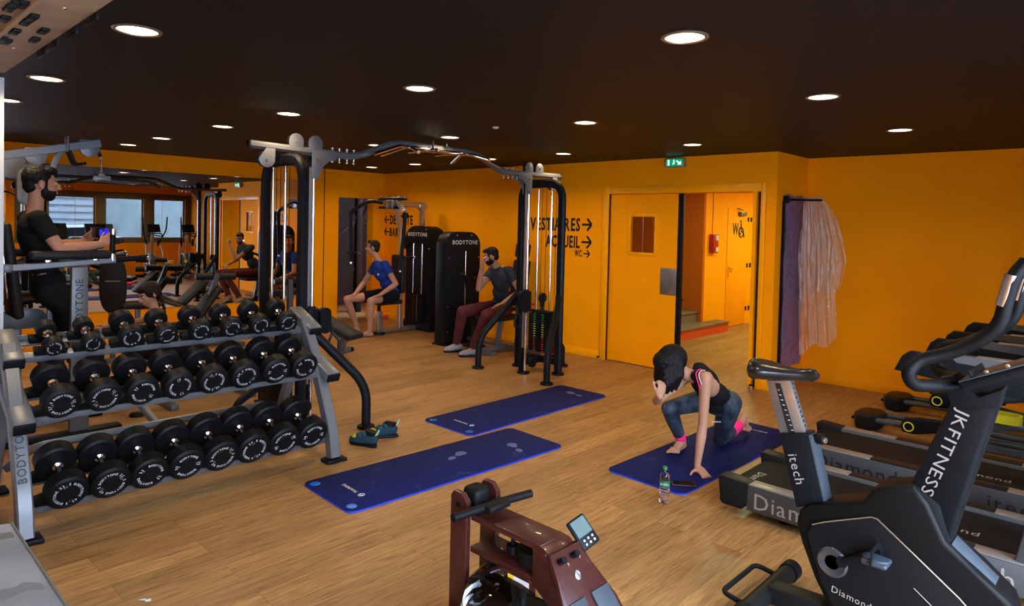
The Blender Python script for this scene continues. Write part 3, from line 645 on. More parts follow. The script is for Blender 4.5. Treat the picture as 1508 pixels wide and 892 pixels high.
# ================================================================ vertical knee raise station with lat tower behind the pillar
vk = thing('knee_raise_station', 'silver and black knee raise station with padded arm rests and back pad', 'gym machine', (3.7, -5.95, 0))
X0 = 3.72; ya = -6.17
for k, Xs in enumerate((3.98, 3.46)):
    part('side_column', MB().prism([(-.06, .0), (.075, .0), (.06, 1.30), (-.05, 1.30)], .06, basis((Xs-.03, px(105, 480, 4.0).y+.05, .03), (0, 1, 0), (0, 0, 1)), bev=.01), M_silver, vk) if k == 0 else \
    part('side_column', MB().prism([(-.07, .0), (.08, .0), (.05, 1.30), (-.05, 1.30)], .06, basis((Xs-.03, -5.80, .03), (0, 1, 0), (0, 0, 1)), bev=.01), M_silver, vk)
    part('column_foot', MB().box(Xs-.06, Xs+.06, -6.25, -5.45, 0, .04, .012), M_rubber, vk)
    yb0, yb1 = px(15, 375, Xs).y, px(170, 385, Xs).y
    zA = 1.345
    ar = part('arm_bar', MB().rtube([(Xs, -6.20, zA-.015), (Xs, -5.50, zA+.035)], .05, .05, up=(0, 0, 1)), M_silver, vk)
    part('grip_sleeve', MB().tube([(Xs, -5.50, zA+.035), (Xs, -5.27, zA+.05)], .024), M_rubber, ar)
    part('grip_end', MB().tube([(Xs, -5.27, zA+.05), (Xs, -5.255, zA+.051)], .026), M_bolt, ar)
    part('arm_pad', MB().box(Xs-.055, Xs+.055, -6.08, -5.53, zA+.045, zA+.115, .028, 3), M_pad, vk)
    part('pad_bracket', MB().box(Xs-.03, Xs+.03, -5.98, -5.94, zA+.02, zA+.05, .004).box(Xs-.03, Xs+.03, -5.66, -5.62, zA+.03, zA+.05, .004), M_bolt, vk)
    gr = part('hand_grip', MB().cyl((Xs-.01*(1-k), -5.52, zA+.06), (Xs, -5.515, zA+.27), .021), M_rubber, vk)
    part('grip_cap', MB().cyl((Xs, -5.515, zA+.24), (Xs, -5.515, zA+.285), .023), M_chrome, gr)
    part('grip_base', MB().cyl((Xs, -5.52, zA+.03), (Xs, -5.52, zA+.085), .026).cyl((Xs, -5.50, zA+.09), (Xs, -5.44, zA+.10), .022), M_chrome, gr)
part('lettering', MB().text('BODYTONE', basis((3.98+.034, px(105, 480, 4.0).y+.075, .80), (0, 0, 1), (0, -1, 0)), .075, depth=.01), M_blackp, vk)
part('back_pad', MB().obox((0, 0, 0), (.36, .07, .74), Matrix.Translation((3.72, -6.16, 1.30)) @ Matrix.Rotation(R(7), 4, 'X'), bev=.03, seg=3), M_pad, vk)
for x_ in (3.93, 3.50): part('back_bracket', MB().beam((x_, -6.20, 1.10), (x_, -6.24, 1.58), .012, .02), M_chrome, vk)
for z_ in (1.30, .04): part('cross_frame', MB().box(3.43, 4.01, -6.24, -6.18, z_, z_+.06, .008), M_silver, vk)
fk = pz(240, 640); fk2 = pz(202, 612)
part('base_tube', MB().rtube([(4.02, -6.3, .12), (fk.x-.25, fk.y-.12, .26), (fk.x, fk.y, .02)], .05, .05, fil=.08, up=(0, 0, 1)), M_silver, vk)
for q_ in (fk, fk2): part('foot', MB().lathe([(.06, 0), (.065, .008), (.055, .025), (0, .03)], (q_.x, q_.y, 0), n=18), M_rubber, vk)
part('foot_peg', MB().box(3.4, 4.04, -5.92, -5.84, .50, .54, .01), M_rubber, vk)
part('display', MB().box(3.62, 3.82, -5.58, -5.53, 1.55, 1.64, .02).mat(1).box(3.82, 3.825, -5.57, -5.545, 1.57, 1.62).box(3.68, 3.90, -5.53, -5.525, 1.57, 1.63), [M_black, mat('blue_screen', (.0, .01, .3), emis=(.02, .03, 1), estr=.8)], vk)
# lat pulldown behind
lt = thing('lat_pulldown_tower', 'silver lat pulldown arm with pulleys, chain and hanging black handle at top left', 'gym machine', (3.2, -6.4, 0))
XL = 3.2
e0, e1 = px(4, 229, XL), px(147, 211, XL)
e0 = e0+(e0-e1)*.35
part('top_arm', MB().rtube([e0, e1], .06, .075, up=(0, 0, 1)), M_silver, lt)
def disc(c, r, name='pulley'):
    c = V(c); q = part(name, MB().cyl(c-V((.02, 0, 0)), c+V((.02, 0, 0)), r*.97, n=30), M_darkgrey, lt)
    part('cover_plate', MB().prism([(r*math.cos(a), r*math.sin(a)) for a in [PI+i*PI/14 for i in range(15)]]+[(r, r*.9), (-r, r*.9)], .006, basis(c+V((.02, 0, 0)), (0, 1, 0), (0, 0, 1)), bev=.001).cyl(c+V((.02, 0, 0)), c+V((.036, 0, 0)), .01, n=8), M_silver, q)
disc(px(131, 218, XL), .078); disc(px(52, 230, XL), .078); disc(px(12, 242, XL), .11)
ca, cb = px(42, 262, XL), px(44, 285, XL)
part('double_pulley', MB().prism([(.075*math.cos(a), .075*math.sin(a)+(.11 if math.sin(a) > 0 else -.05)) for a in [i*PI/12 for i in range(24)]], .05, basis((XL, px(43, 275, XL).y-.02, px(43, 275, XL).z-.03), (0, 1, 0), (0, 0, 1)), bev=.004), M_silver, lt)
part('strut', MB().beam(px(90, 220, XL), px(70, 262, XL), .05, .04), M_silver, lt)
h0 = px(98, 210, XL)
part('hook_band', MB().tube([h0+V((-.04, 0, -.05)), h0+V((-.04, 0, .05)), h0+V((.05, 0, .05)), h0+V((.05, 0, -.08))], .01, fil=.02, n=8), M_silver, lt)
for dx in (0, .10):
    a = px(98, 222, XL)+V((dx, 0, 0)); b = px(107, 243, XL)+V((dx, 0, 0)); c = px(122, 241, XL)+V((dx, 0, 0))
    part('hanging_handle', MB().tube([a, b, c], .012, fil=.03, n=8), M_rubber, lt)
g0 = px(143, 221, XL); g1 = px(148, 231, XL)
part('cable_sleeve', MB().cyl(g0, g1, .016), M_rubber, lt)
ch = MB(); gq = V(g1)
for i in range(5):
    c = gq+V((0, .002*i, -.018-.026*i)); u_ = (V((1, 0, 0)) if i % 2 else V((0, 1, 0)))
    ch.tube([c+u_*(.009*math.cos(t_))+V((0, 0, .018*math.sin(t_))) for t_ in [k*2*PI/12 for k in range(12)]], .0035, closed=True, n=6)
ch.prism([(-.05, -.035), (.05, -.035), (.008, 0), (-.008, 0)], .01, basis(gq+V((0, .01, -.145)), (0, 1, 0), (0, 0, 1)))
part('chain', ch, M_chrome, lt)
lb_ = gq+V((0, .01, -.19))
part('lat_bar', MB().tube([lb_+V((0, -.5, -.06)), lb_+V((0, -.42, 0)), lb_+V((0, .42, 0)), lb_+V((0, .5, -.06))], .014, fil=.05).mat(1).box(lb_.x-.02, lb_.x+.02, lb_.y-.07, lb_.y+.07, lb_.z-.02, lb_.z+.02, .006), [M_rubber, M_silver], lt)
part('rear_column', MB().box(3.1, 3.3, -7.0, -6.8, 0, 2.3, .01), M_silver, lt)
part('stack_shroud', MB().box(2.75, 3.2, -6.75, -6.28, .02, 1.25, .05, 3), M_black, lt)
part('low_pulley_housing', MB().prism([(.08*math.cos(a)+(.09 if math.cos(a) > 0 else -.09), .08*math.sin(a)) for a in [-PI/2+i*PI/12 for i in range(24)]], .06, basis((3.4, px(32, 470, 3.45).y, px(32, 470, 3.45).z), (0, 1, 0), (0, 0, 1)), bev=.005), M_silver, lt)
part('low_frame', MB().beam((3.3, -6.8, .06), (3.3, -5.9, .06), .08, .06).beam((3.4, px(32, 470, 3.45).y-.02, .05), (3.4, px(32, 470, 3.45).y-.02, px(32, 470, 3.45).z-.05), .05, .05).beam((3.36, -6.5, 2.0), (3.2, -6.9, 2.0), .05, .05), M_silver, lt)
# ================================================================ adjustable bench with foot rollers (right of the rack)
def roller(mb, a, b, r): mb.tube([a, b], r, n=18)
db = thing('decline_bench', 'black decline bench with a long sloping pad and grey foot beside the cable tower', 'bench', (2.9, -2.9, 0))
tail = px(526, 497, 3.35); head_ = px(446, 452, 2.55)
Xa, Xb = tail, head_
d = (V(tail)-V(head_)); Lb = d.length
side = d.cross(V((0, 0, 1))).normalized(); nrm = side.cross(d).normalized()
Mp = basis(V(head_), d, side)
p1 = V(head_)+d.normalized()*Lb*.5
mp_ = basis(p1, d, side)
part('seat_pad', MB().obox((0, 0, .0), (Lb, .27, .07), mp_, bev=.03, seg=3), M_pad, db)
part('frame_bar', MB().beam(p1-d*.45-nrm*.07, p1+d*.38-nrm*.07, .05, .06).rtube([p1+d*.30-nrm*.09, p1+d*.22+V((0, 0, -.22)), V((pz(503, 519).x, pz(503, 519).y, .05))], .05, .06, fil=.08), M_grey, db)
fo = pz(503, 520)
sdir = side.normalized()
part('rear_foot', MB().beam(fo-sdir*.16+V((0, 0, .04)), fo+sdir*.16+V((0, 0, .04)), .07, .06).beam(fo+V((0, 0, .05)), p1+d*.32-nrm*.09, .06, .06), M_silver, db)
part('foot_cap', MB().beam(fo-sdir*.2+V((0, 0, .03)), fo-sdir*.15+V((0, 0, .03)), .09, .055, .01).beam(fo+sdir*.15+V((0, 0, .03)), fo+sdir*.2+V((0, 0, .03)), .09, .055, .01), M_rubber, db)
fb = V((head_.x, head_.y, 0))+V((-.1, -.1, 0))
part('front_post', MB().beam(fb+V((0, 0, .04)), fb+V((-.05, 0, 1.0)), .06, .07).beam(fb-sdir*.25+V((0, 0, .04)), fb+sdir*.25+V((0, 0, .04)), .08, .06), M_grey, db)
for z_, o_ in ((.98, -.02), (.80, -.16)):
    c = fb+V((-.05, 0, z_))+d.normalized()*(-.02 if z_ > .9 else -.1)
    for s_ in (1, -1):
        rr = part('foot_roller', MB().tube([c+sdir*s_*.05, c+sdir*s_*.24], .045, n=18), M_pad, db)
        part('roller_cap', MB().tube([c+sdir*s_*.24, c+sdir*s_*.245], .03, n=14), M_white, rr)
# ================================================================ folded ab bench left of the tower (near the mirror)
ab = thing('ab_bench', 'black incline bench with padded rollers folded upright against the mirror wall', 'bench', (.95, -3.1, 0))
XA = .95
def P(x, y): return px(x, y, XA)
bt, bb = P(318, 425), P(272, 490)
dd = (bt-bb); 
part('back_pad', MB().obox((0, 0, 0), (dd.length*1.1, .30, .075), basis((bt+bb)/2, dd, (1, 0, 0)), bev=.032, seg=3), M_pad, ab)
bt2, bb2 = P(304, 412), P(268, 448)
part('seat_pad', MB().obox((0, 0, 0), ((bt2-bb2).length, .26, .07), basis((bt2+bb2)/2+V((-.05, 0, 0)), bt2-bb2, (1, 0, 0)), bev=.032, seg=3), M_pad, ab)
part('upright', MB().beam(P(322, 403), P(308, 440), .05, .06).beam(P(308, 440), V((XA, P(300, 470).y, .05)), .05, .06), M_grey, ab)
for a_, b_ in (((288, 407), (312, 407)), ((322, 407), (346, 407))):
    rr = part('roller', MB().tube([P(*a_), P(*b_)], .048, n=18), M_pad, ab)
    part('roller_cap', MB().tube([P(*a_)-V((0, .006, 0)), P(*a_)], .034, n=14), M_silver, rr)
yy = P(290, 470).y
part('base_frame', MB().beam((XA, yy-.45, .05), (XA, yy+.5, .05), .07, .06).beam((XA-.28, yy+.5, .04), (XA+.28, yy+.5, .04), .07, .06).beam((XA-.28, yy-.45, .04), (XA+.28, yy-.45, .04), .07, .06).beam((XA, yy-.1, .06), (bb+dd*.3).to_tuple(), .05, .05), M_grey, ab)
# bench whose oval back stands upright near the mirror at left
ib = thing('incline_bench', 'black incline bench with tall rounded back pad left of the braided girl', 'bench', (1.9, -5.3, 0))
Mi = px(167, 418, 1.35)
bp_ = []
for i in range(28):
    a = i*2*PI/28; bp_.append((.14*math.copysign(abs(math.cos(a))**.75, math.cos(a)), .33*math.copysign(abs(math.sin(a))**.75, math.sin(a))))
part('back_pad', MB().prism(bp_, .07, basis(Mi, (.35, .94, 0), (.0, -.28, .96)), bev=.02, seg=3), M_pad, ib)
part('pad_stripe', MB().box(-.075, .075, .04, .052, .070, .072, M=basis(Mi, (.35, .94, 0), (.0, -.28, .96))), mat('beige_print', (.25, .2, .12)), ib)
sq = px(188, 446, 1.35)
part('seat_pad', MB().obox((0, 0, 0), (.30, .42, .075), Matrix.Translation(sq+V((.05, .10, -.02))), bev=.03, seg=3), M_pad, ib)
bx, by = Mi.x, Mi.y
part('frame', MB().beam((bx, by-.30, .05), (bx, sq.y+.3, .05), .07, .06).beam((bx, by, .06), Mi+V((-.03, -.02, -.15)), .05, .05).beam((bx+.02, sq.y+.1, .06), (bx+.03, sq.y+.1, sq.z-.05), .05, .05), M_silver, ib)
for yq in (by-.30, sq.y+.3): part('foot', MB().beam((bx-.25, yq, .035), (bx+.25, yq, .035), .07, .07, .01), M_rubber, ib)
# ================================================================ pec fly machine of the man in blue
pf = thing('pec_fly_machine', 'pec fly machine with silver arched frame, black swing arms and weight tower near the corner', 'gym machine', (1.5, -.7, 0))
XP = 1.45
part('base_tube', MB().beam((XP, -1.12, .05), (XP, -.38, .05), .08, .06, .01), M_alu, pf)
part('front_foot', MB().lathe([(.10, 0), (.105, .01), (.10, .03), (0, .03)], (XP, -1.12, 0)), M_rubber, pf)
sp = part('seat_post', MB().box(XP-.045, XP+.045, -1.16, -1.07, .03, .36, .01), M_alu, pf)
part('adjust_rod', MB().box(XP-.02, XP+.02, -1.135, -1.095, .36, .50), M_black, sp)
part('knob', MB().cyl((XP+.04, -1.09, .27), (XP+.09, -1.06, .27), .008).ell((XP+.11, -1.05, .27), .03), M_red, sp)
part('seat_pad', MB().box(XP-.17, XP+.17, -1.22, -.78, .46, .53, .03, 3), M_pad, pf)
part('back_pad', MB().box(XP-.15, XP+.15, -.80, -.72, .62, 1.22, .03, 3), M_pad, pf)
yu = -.72
up_ = part('upright', MB().rtube([(XP, yu, .05), (XP, yu, 1.62), (XP, yu-.12, 2.0), (XP, yu-.12, 2.06)], .06, .08, fil=.1, up=(1, 0, 0)), M_alu, pf)
part('pad_mount', MB().beam((XP, yu, .9), (XP, yu-.03, .9), .1, .12), M_black, up_)
part('top_arm', MB().rtube([(XP, yu-.15, 2.02), (XP, -.30, 2.02), (XP, -.30, 2.02)], .055, .07, up=(0, 0, 1)).box(XP-.035, XP+.035, -.34, -.27, 1.68, 2.05, .01).cyl((XP-.05, -.305, 2.0), (XP+.05, -.305, 2.0), .07), M_alu, pf)
part('head_block', MB().box(XP-.09, XP+.09, -.98, -.80, 1.94, 2.08, .02), M_silver, pf)
part('cam_bar', MB().beam((XP-.35, -.9, 2.09), (XP+.35, -.9, 2.09), .06, .03).cyl((XP-.3, -.9, 2.1), (XP+.3, -.9, 2.1), .03).beam((XP-.3, -.92, 1.96), (XP+.3, -.92, 1.96), .05, .04), M_black, pf)
for i in range(5): part('bolt', MB().cyl((XP-.3+i*.15, -.9, 2.1), (XP-.3+i*.15, -.9, 2.145), .012, n=8), M_bolt, pf)
for s, yf in ((1, -.66), (-1, -1.12)):
    if s == 1:
        sh0 = V((XP+.30, -.92, 2.04)); el_ = px(597, 318, XP+.55); bt_ = px(589, 403, XP+.58)
        part('shoulder_link', MB().beam(V((XP+.12, -.90, 2.06)), px(596, 312, XP+.52), .05, .06), M_alu, pf)
        arm_ = part('swing_arm', MB().tube([el_+V((0, 0, .02)), bt_+V((0, 0, .05))], .028), M_black, pf)
        part('arm_joint', MB().cyl(el_+V((0, 0, -.03)), el_+V((0, 0, .05)), .045), M_black, arm_)
        part('arm_tip', MB().cyl(bt_+V((0, 0, .05)), bt_+V((0, 0, .03)), .022), M_bolt, arm_)
        gc = px(592, 379, XP+.57)
        part('hand_grip', MB().tube([gc-RT*.08, gc+RT*.18], .016), M_black, arm_); part('grip_tip', MB().tube([gc+RT*.18, gc+RT*.20], .02), M_bolt, arm_)
    else:
        a0 = V((XP-.15, -.98, 2.04)); a1 = px(516, 314, XP-.30); a2 = px(517, 390, XP-.30)
        arm_ = part('swing_arm', MB().tube([a0, a0+V((-.08, -.20, .02)), a1+V((0, 0, .02)), a2+V((0, 0, .05))], .028, fil=.08), M_black, pf)
        part('arm_tip', MB().cyl(a2+V((0, 0, .05)), a2+V((0, 0, .02)), .022), M_bolt, arm_)
        gc = px(520, 372, XP-.30)
        part('hand_grip', MB().tube([gc-RT*.09, gc+RT*.08], .016), M_black, arm_); part('grip_tip', MB().tube([gc+RT*.08, gc+RT*.10], .02), M_bolt, arm_)
# weight tower (front face towards -Y)
def arch_poly(w, h, r, n=8):
    return [(-w/2, 0)] + [(-w/2+r-r*math.cos(a), h-r+r*math.sin(a)) for a in [i*PI/2/n for i in range(n+1)]] + [(w/2-r+r*math.sin(a), h-r+r*math.cos(a)) for a in [i*PI/2/n for i in range(n+1)]] + [(w/2, 0)]
tx0, tx1 = 1.16, 1.84; tw = tx1-tx0
Mt1 = basis(((tx0+tx1)/2, -.40, .02), (1, 0, 0), (0, 0, 1))
part('tower_shell', MB().prism(arch_poly(tw, 1.66, .28)[::-1], -.30, Mt1, bev=.01).box(tx0, tx1, -.42, -.40, .02, .14), M_black, pf)
part('top_fairing', MB().prism([(-tw/2, 1.28)]+arch_poly(tw, 1.665, .28)[1:-1]+[(tw/2, 1.28), (tw*.3, 1.38), (0, 1.42), (-tw*.3, 1.38)], .03, Mt1, bev=.004), M_black, pf)
part('lettering', MB().text('BODYTONE', Mt1 @ Matrix.Translation((0, 1.50, .031)), .085, align='C', depth=.006), M_white, pf)
for dx in (-.10, .12): part('guide_rod', MB().cyl(((tx0+tx1)/2+dx, -.425, .60), ((tx0+tx1)/2+dx, -.425, 1.40), .012), M_chrome, pf)
wk = MB()
for k in range(14): wk.box(1.34, 1.68, -.45, -.405, .14+k*.032, .168+k*.032, .003)
ws_ = part('weight_stack', wk, M_black, pf)
part('weight_labels', MB().mat(0).box(1.44, 1.455, -.453, -.45, .16, .58).mat(1).box(1.53, 1.545, -.453, -.45, .16, .58), [mat('label_dull_red', (.12, .01, .02)), mat('label_dull_yellow', (.12, .08, .01))], ws_)
part('tower_bolts', MB().cyl((tx0+.12, -.44, 1.63), (tx0+.12, -.43, 1.63), .012, n=8).cyl((tx1-.12, -.44, 1.63), (tx1-.12, -.43, 1.63), .012, n=8).cyl((tx1-.03, -.44, 1.33), (tx1-.03, -.43, 1.33), .012, n=8), M_bolt, pf)
# ================================================================ chest press of the man in grey
cp = thing('chest_press_machine', 'seated press machine with black weight tower lettered BODYTONE and grey seat frame', 'gym machine', (3.1, -.6, 0))
y0_, y1_ = -1.0, -.32
Mt2 = basis((2.86, (y0_+y1_)/2, .02), (0, 1, 0), (0, 0, 1)); tw2 = y1_-y0_
part('tower_shell', MB().prism(arch_poly(tw2, 1.60, .20)[::-1], -.22, Mt2, bev=.02), M_black, cp)
part('slot', MB().box(2.862, 2.868, -.66, -.60, .62, 1.36), mat('slot_black', (.001, .001, .001), rough=.9), cp)
part('guide_rod', MB().cyl((2.874, -.63, .55), (2.874, -.63, 1.34), .010), M_chrome, cp)
part('lettering', MB().text('BODYTONE', Mt2 @ Matrix.Translation((.03, 1.42, .003)), .085, align='C', depth=.006), M_white, cp)
tb = MB()
for (yy_, zz_) in ((y0_+.05, 1.25), (y0_+.05, .9), (y0_+.05, .55), (y0_+.05, .2), (y1_-.05, 1.25), (y1_-.12, .95), (y1_-.05, .55), (y0_+.2, 1.57), (y1_-.2, 1.57)): tb.cyl((2.858, yy_, zz_), (2.874, yy_, zz_), .011, n=8)
part('tower_bolts', tb, M_bolt, cp)
part('tower_foot', MB().box(2.62, 2.88, y0_-.02, y1_, 0, .02, .005), M_rubber, cp)
XC = 3.62; ysf = -.62
part('seat_frame', MB().beam((2.88, -.55, .07), (4.3, -.55, .07), .06, .05).beam((XC, -.95, .05), (XC, -.15, .05), .07, .06).beam((XC, -.70, .06), (XC, -.62, .46), .06, .06).rtube([(XC, -.30, .05), (XC, -.26, .5), (XC, -.22, 1.0)], .06, .06, fil=.1, up=(1, 0, 0)), M_silver, cp)
part('frame_foot', MB().box(XC-.2, XC+.2, -.99, -.91, 0, .05, .012), M_silver, cp)
part('seat_pad', MB().box(XC-.19, XC+.19, -.95, -.42, .44, .51, .03, 3), M_pad, cp)
bkc = px(764, 400, 3.62)
part('back_pad', MB().obox((0, 0, 0), (.30, .08, .66), Matrix.Translation((XC, -.27, .92)) @ Matrix.Rotation(R(-8), 4, 'X'), bev=.035, seg=3), M_pad, cp)
hp = px(768, 386, XC)
part('head_pad', MB().obox((0, 0, 0), (.26, .07, .20), Matrix.Translation((XC, -.22, 1.38)) @ Matrix.Rotation(R(-8), 4, 'X'), bev=.03, seg=3), M_pad, cp)
part('press_arm', MB().tube([(3.02, -.62, .25), (3.05, -.70, .62), (3.12, -.85, 1.0), (3.2, -1.0, 1.05)], .024, fil=.08).beam((2.88, -.62, .25), (3.04, -.62, .25), .05, .05), M_black, cp)
part('low_lever', MB().beam((3.04, -.62, .25), (3.3, -.85, .10), .05, .05).box(3.2, 3.5, -1.0, -.8, .05, .09, .01), M_darkgrey, cp)
part('hand_grip', MB().tube([(XC+.28, -.62, .62), (XC+.28, -.86, .64), (XC+.28, -.86, .55)], .016, fil=.03).beam((XC, -.62, .50), (XC+.28, -.62, .62), .03, .03), M_darkgrey, cp)
# ================================================================ exercise mats
def mat_mat():
    m = bpy.data.materials.new('blue_mat_foam'); m.use_nodes = True
    N, L = m.node_tree.nodes, m.node_tree.links; b = N['Principled BSDF']
    tc = N.new('ShaderNodeTexCoord'); nz = N.new('ShaderNodeTexNoise'); nz.inputs['Scale'].default_value = 6; nz.inputs['Detail'].default_value = 7; nz.inputs['Roughness'].default_value = .65; nz.inputs['Distortion'].default_value = .6
    L.new(tc.outputs['Object'], nz.inputs['Vector'])
    rp = N.new('ShaderNodeValToRGB'); e = rp.color_ramp.elements; e[0].position = .58; e[0].color = (.004, .008, .085, 1); e[1].position = .80; e[1].color = (.03, .05, .19, 1)
    L.new(nz.outputs['Fac'], rp.inputs['Fac']); L.new(rp.outputs['Color'], b.inputs['Base Color']); b.inputs['Roughness'].default_value = .8; b.inputs['Specular IOR Level'].default_value = .15
    n2 = N.new('ShaderNodeTexNoise'); n2.inputs['Scale'].default_value = 400; bp = N.new('ShaderNodeBump'); bp.inputs['Strength'].default_value = .25; bp.inputs['Distance'].default_value = .002
    L.new(tc.outputs['Object'], n2.inputs['Vector']); L.new(n2.outputs['Fac'], bp.inputs['Height']); L.new(bp.outputs['Normal'], b.inputs['Normal'])
    return m
M_mat = mat_mat(); M_edge = mat('blue_mat_edge', (.001, .035, .5), rough=.5); M_eye = mat('blue_eyelet', (.01, .13, .55), rough=.25, coat=.5)
M_chalk = mat('chalk_print', (.075, .095, .27), rough=.9)
def rrect(w, l, r, n=6):
    out = []
    for cx_, cy_, a0 in ((w/2-r, l/2-r, 0), (-w/2+r, l/2-r, PI/2), (-w/2+r, -l/2+r, PI), (w/2-r, -l/2+r, 1.5*PI)):
        out += [(cx_+r*math.cos(a0+i*PI/2/n), cy_+r*math.sin(a0+i*PI/2/n)) for i in range(n+1)]
    return out
def make_mat(label, x, y, w=.61, l=1.90, rz=0, eyes=True, prints=()):
    t = thing('exercise_mat', label, 'exercise mat', (0, 0, 0), 'blue exercise mats')
    part('foam', MB().mat(0).prism(rrect(w, l, .055), .006, Matrix.Translation((0, 0, .0085)), bev=.002).mat(1).prism(rrect(w+.004, l+.004, .057), .010, Matrix.Translation((0, 0, .0005)), bev=.003), [M_mat, M_edge], t)
    for s in (1, -1):
        part('eyelet', MB().lathe([(.012, .0148), (.03, .0165), (.034, .0150), (.034, .0140)], (s*(w/2-.075), -l/2+.055, 0), n=20), M_eye, t)
    Ml = basis((w*.20, -l/2+.20, .0148), (-1, 0, 0), (0, -1, 0))
    lg = MB().text('TRAINING', Ml @ Matrix.Translation((.05, 0, 0)), .036, depth=.001)
    lg.tube([Ml @ V((.018*math.cos(a), .012+.022*math.sin(a), 0)) for a in [i*2*PI/16 for i in range(16)]], .0016, closed=True, n=4).tube([Ml @ V((.0+.008*math.cos(a), .012+.010*math.sin(a), 0)) for a in [i*2*PI/12 for i in range(9)]], .0016, n=4)
    part('logo', lg, M_white, t)
    for k, (fx, fy, ang, ln) in enumerate(prints):     # chalky shoe prints
        Mf = Matrix.Translation((fx, fy, .0149)) @ Matrix.Rotation(ang, 4, 'Z')
        part('chalk_smudge', MB().prism([(.035*math.cos(a)*(1.25 if math.sin(a) > 0 else .9), ln*.30+.055*math.sin(a)) for a in [i*PI/8 for i in range(16)]], .0004, Mf).prism([(.026*math.cos(a), -ln*.32+.04*math.sin(a)) for a in [i*PI/8 for i in range(16)]], .0004, Mf), M_chalk, t)
    t.location = (x, y, 0); t.rotation_euler = (0, 0, rz)
    return t
make_mat('dark blue exercise mat nearest the dumbbell rack, overlapping edge to edge with another', 6.43, -4.05, rz=R(-2.5), prints=((-.05, .15, .3, .18), (.1, .62, 1.2, .2)))
make_mat('dark blue exercise mat lying in front of the right cable tower', 5.78, -2.52, l=1.93, rz=R(.5), prints=((.05, .75, 1.4, .2),))
make_mat('blue exercise mat under the kneeling woman', 7.63, -2.33, w=.62, l=1.92, rz=PI+R(-1))
# ---- bottle, phone, shoes, litter
b0 = V((7.89, -3.47, 0))
bo = thing('water_bottle', 'clear plastic water bottle with green cap standing in front of the mat', 'bottle', b0)
M_pet = mat('clear_plastic', (.93, .96, 1), rough=.04, trans=1, ior=1.33, var=0)
M_water = mat('water', (.95, .98, 1), rough=0, trans=1, ior=1.2, var=0)
ribs = [(.0, .003), (.026, .0), (.031, .006)]
for i in range(5): z_ = .012+i*.016; ribs += [(.0315, z_), (.0315, z_+.010), (.0295, z_+.013)]
ribs += [(.0315, .10), (.0315, .15), (.0295, .155), (.0315, .162), (.029, .178), (.018, .198), (.0125, .206), (.0125, .222)]
part('bottle_body', MB().lathe(ribs, b0, n=28), M_pet, bo)
part('cap', MB().lathe([(.0, .232), (.013, .232), (.015, .229), (.015, .213), (.014, .212)], b0, n=20), mat('green_cap', (.005, .16, .04), rough=.4), bo)
lbm = MB().mat(0).lathe([(.032, .108), (.0322, .109), (.0322, .146), (.032, .147)], b0, n=28)
a_ = math.atan2(C.y-b0.y, C.x-b0.x)
Ml = basis(b0+V((.0326*math.cos(a_), .0326*math.sin(a_), .121)), (-math.sin(a_), math.cos(a_), 0), (0, 0, 1))
lbm.mat(1).text('Volvic', Ml, .020, align='C', depth=.0004)
part('wrap_label', lbm, [mat('green_label', (.01, .13, .05), rough=.4), M_white], bo)
ph = thing('phone', 'dark red cased smartphone lying on the mat corner beside the bottle', 'phone', (7.86, -3.12, .015))
Mh = Matrix.Translation((7.84, -3.14, .0155)) @ Matrix.Rotation(R(-52), 4, 'Z')
part('case', MB().obox((0, 0, .004), (.078, .158, .008), Mh, bev=.003), mat('burgundy_case', (.05, .006, .008), rough=.4), ph)
part('screen', MB().obox((0, 0, .0085), (.068, .140, .001), Mh), mat('phone_glass', (.004, .003, .004), rough=.05), ph)
def shoe(p, rz, label, roll=0):
    t = thing('climbing_shoe', label, 'shoe', (0, 0, 0), 'climbing shoes beside the rack')
    # local: x forward, length .26
    sole = [(-.12, .0), (-.125, .03), (-.10, .042), (-.02, .038), (.05, .045), (.10, .040), (.135, .0), (.13, -.03), (.08, -.048), (.0, -.036), (-.09, -.034)]
    part('sole', MB().prism(sole[::-1], .022, Matrix.Translation((0, 0, .0)), bev=.006), M_rubber, t)
    m = MB(); m.ring_sweep([(-.115, 0, .045), (-.09, 0, .055), (-.04, 0, .062), (.02, 0, .05), (.07, 0, .040), (.115, 0, .026), (.13, 0, .02)], [(.04*math.cos(a), .05*math.sin(a)) for a in [i*PI/8 for i in range(16)]], radii=[.45, .85, 1.0, .95, .82, .6, .25], up=(0, 0, 1))
    part('upper', m, mat('teal_suede', (.004, .028, .042), rough=.9), t)
    part('toe_patch', MB().ell((.070, 0, .062), (.042, .032, .020)), mat('yellow_rubber', (.28, .32, .01), rough=.6), t)
    part('collar', MB().ring_sweep([(-.06, 0, .085), (-.062, 0, .10), (-.066, 0, .118)], [(.034*math.cos(a), .048*math.sin(a)) for a in [i*PI/8 for i in range(16)]], radii=[1, .98, 1.02], up=(1, 0, 0)), M_black, t)
    for i in range(2): part('strap', MB().obox((-.02+i*.04, 0, .10-i*.018), (.026, .088, .022), None, bev=.006), mat('teal_strap', (.008, .055, .07), rough=.8), t)
    part('heel_tab', MB().tube([(-.11, -.012, .09), (-.135, 0, .135), (-.11, .012, .09)], .006, fil=.01, n=6), mat('lime_tape', (.3, .45, .25), rough=.8), t)
    t.location = p; t.rotation_euler = (roll, 0, rz)
c1, c2 = pz(536, 655, 0), pz(562, 648, 0)
dsh = pz(512, 652)-pz(562, 660)
ang = math.atan2(dsh.y, dsh.x)
shoe((c1.x, c1.y, 0), ang, 'teal and black climbing shoe with yellow toe patch, nearer the rack leg')
shoe((c2.x-.06, c2.y+.05, 0), ang+R(40), 'teal and black climbing shoe partly behind its partner, lime heel tab showing')
lp = pz(214, 884)
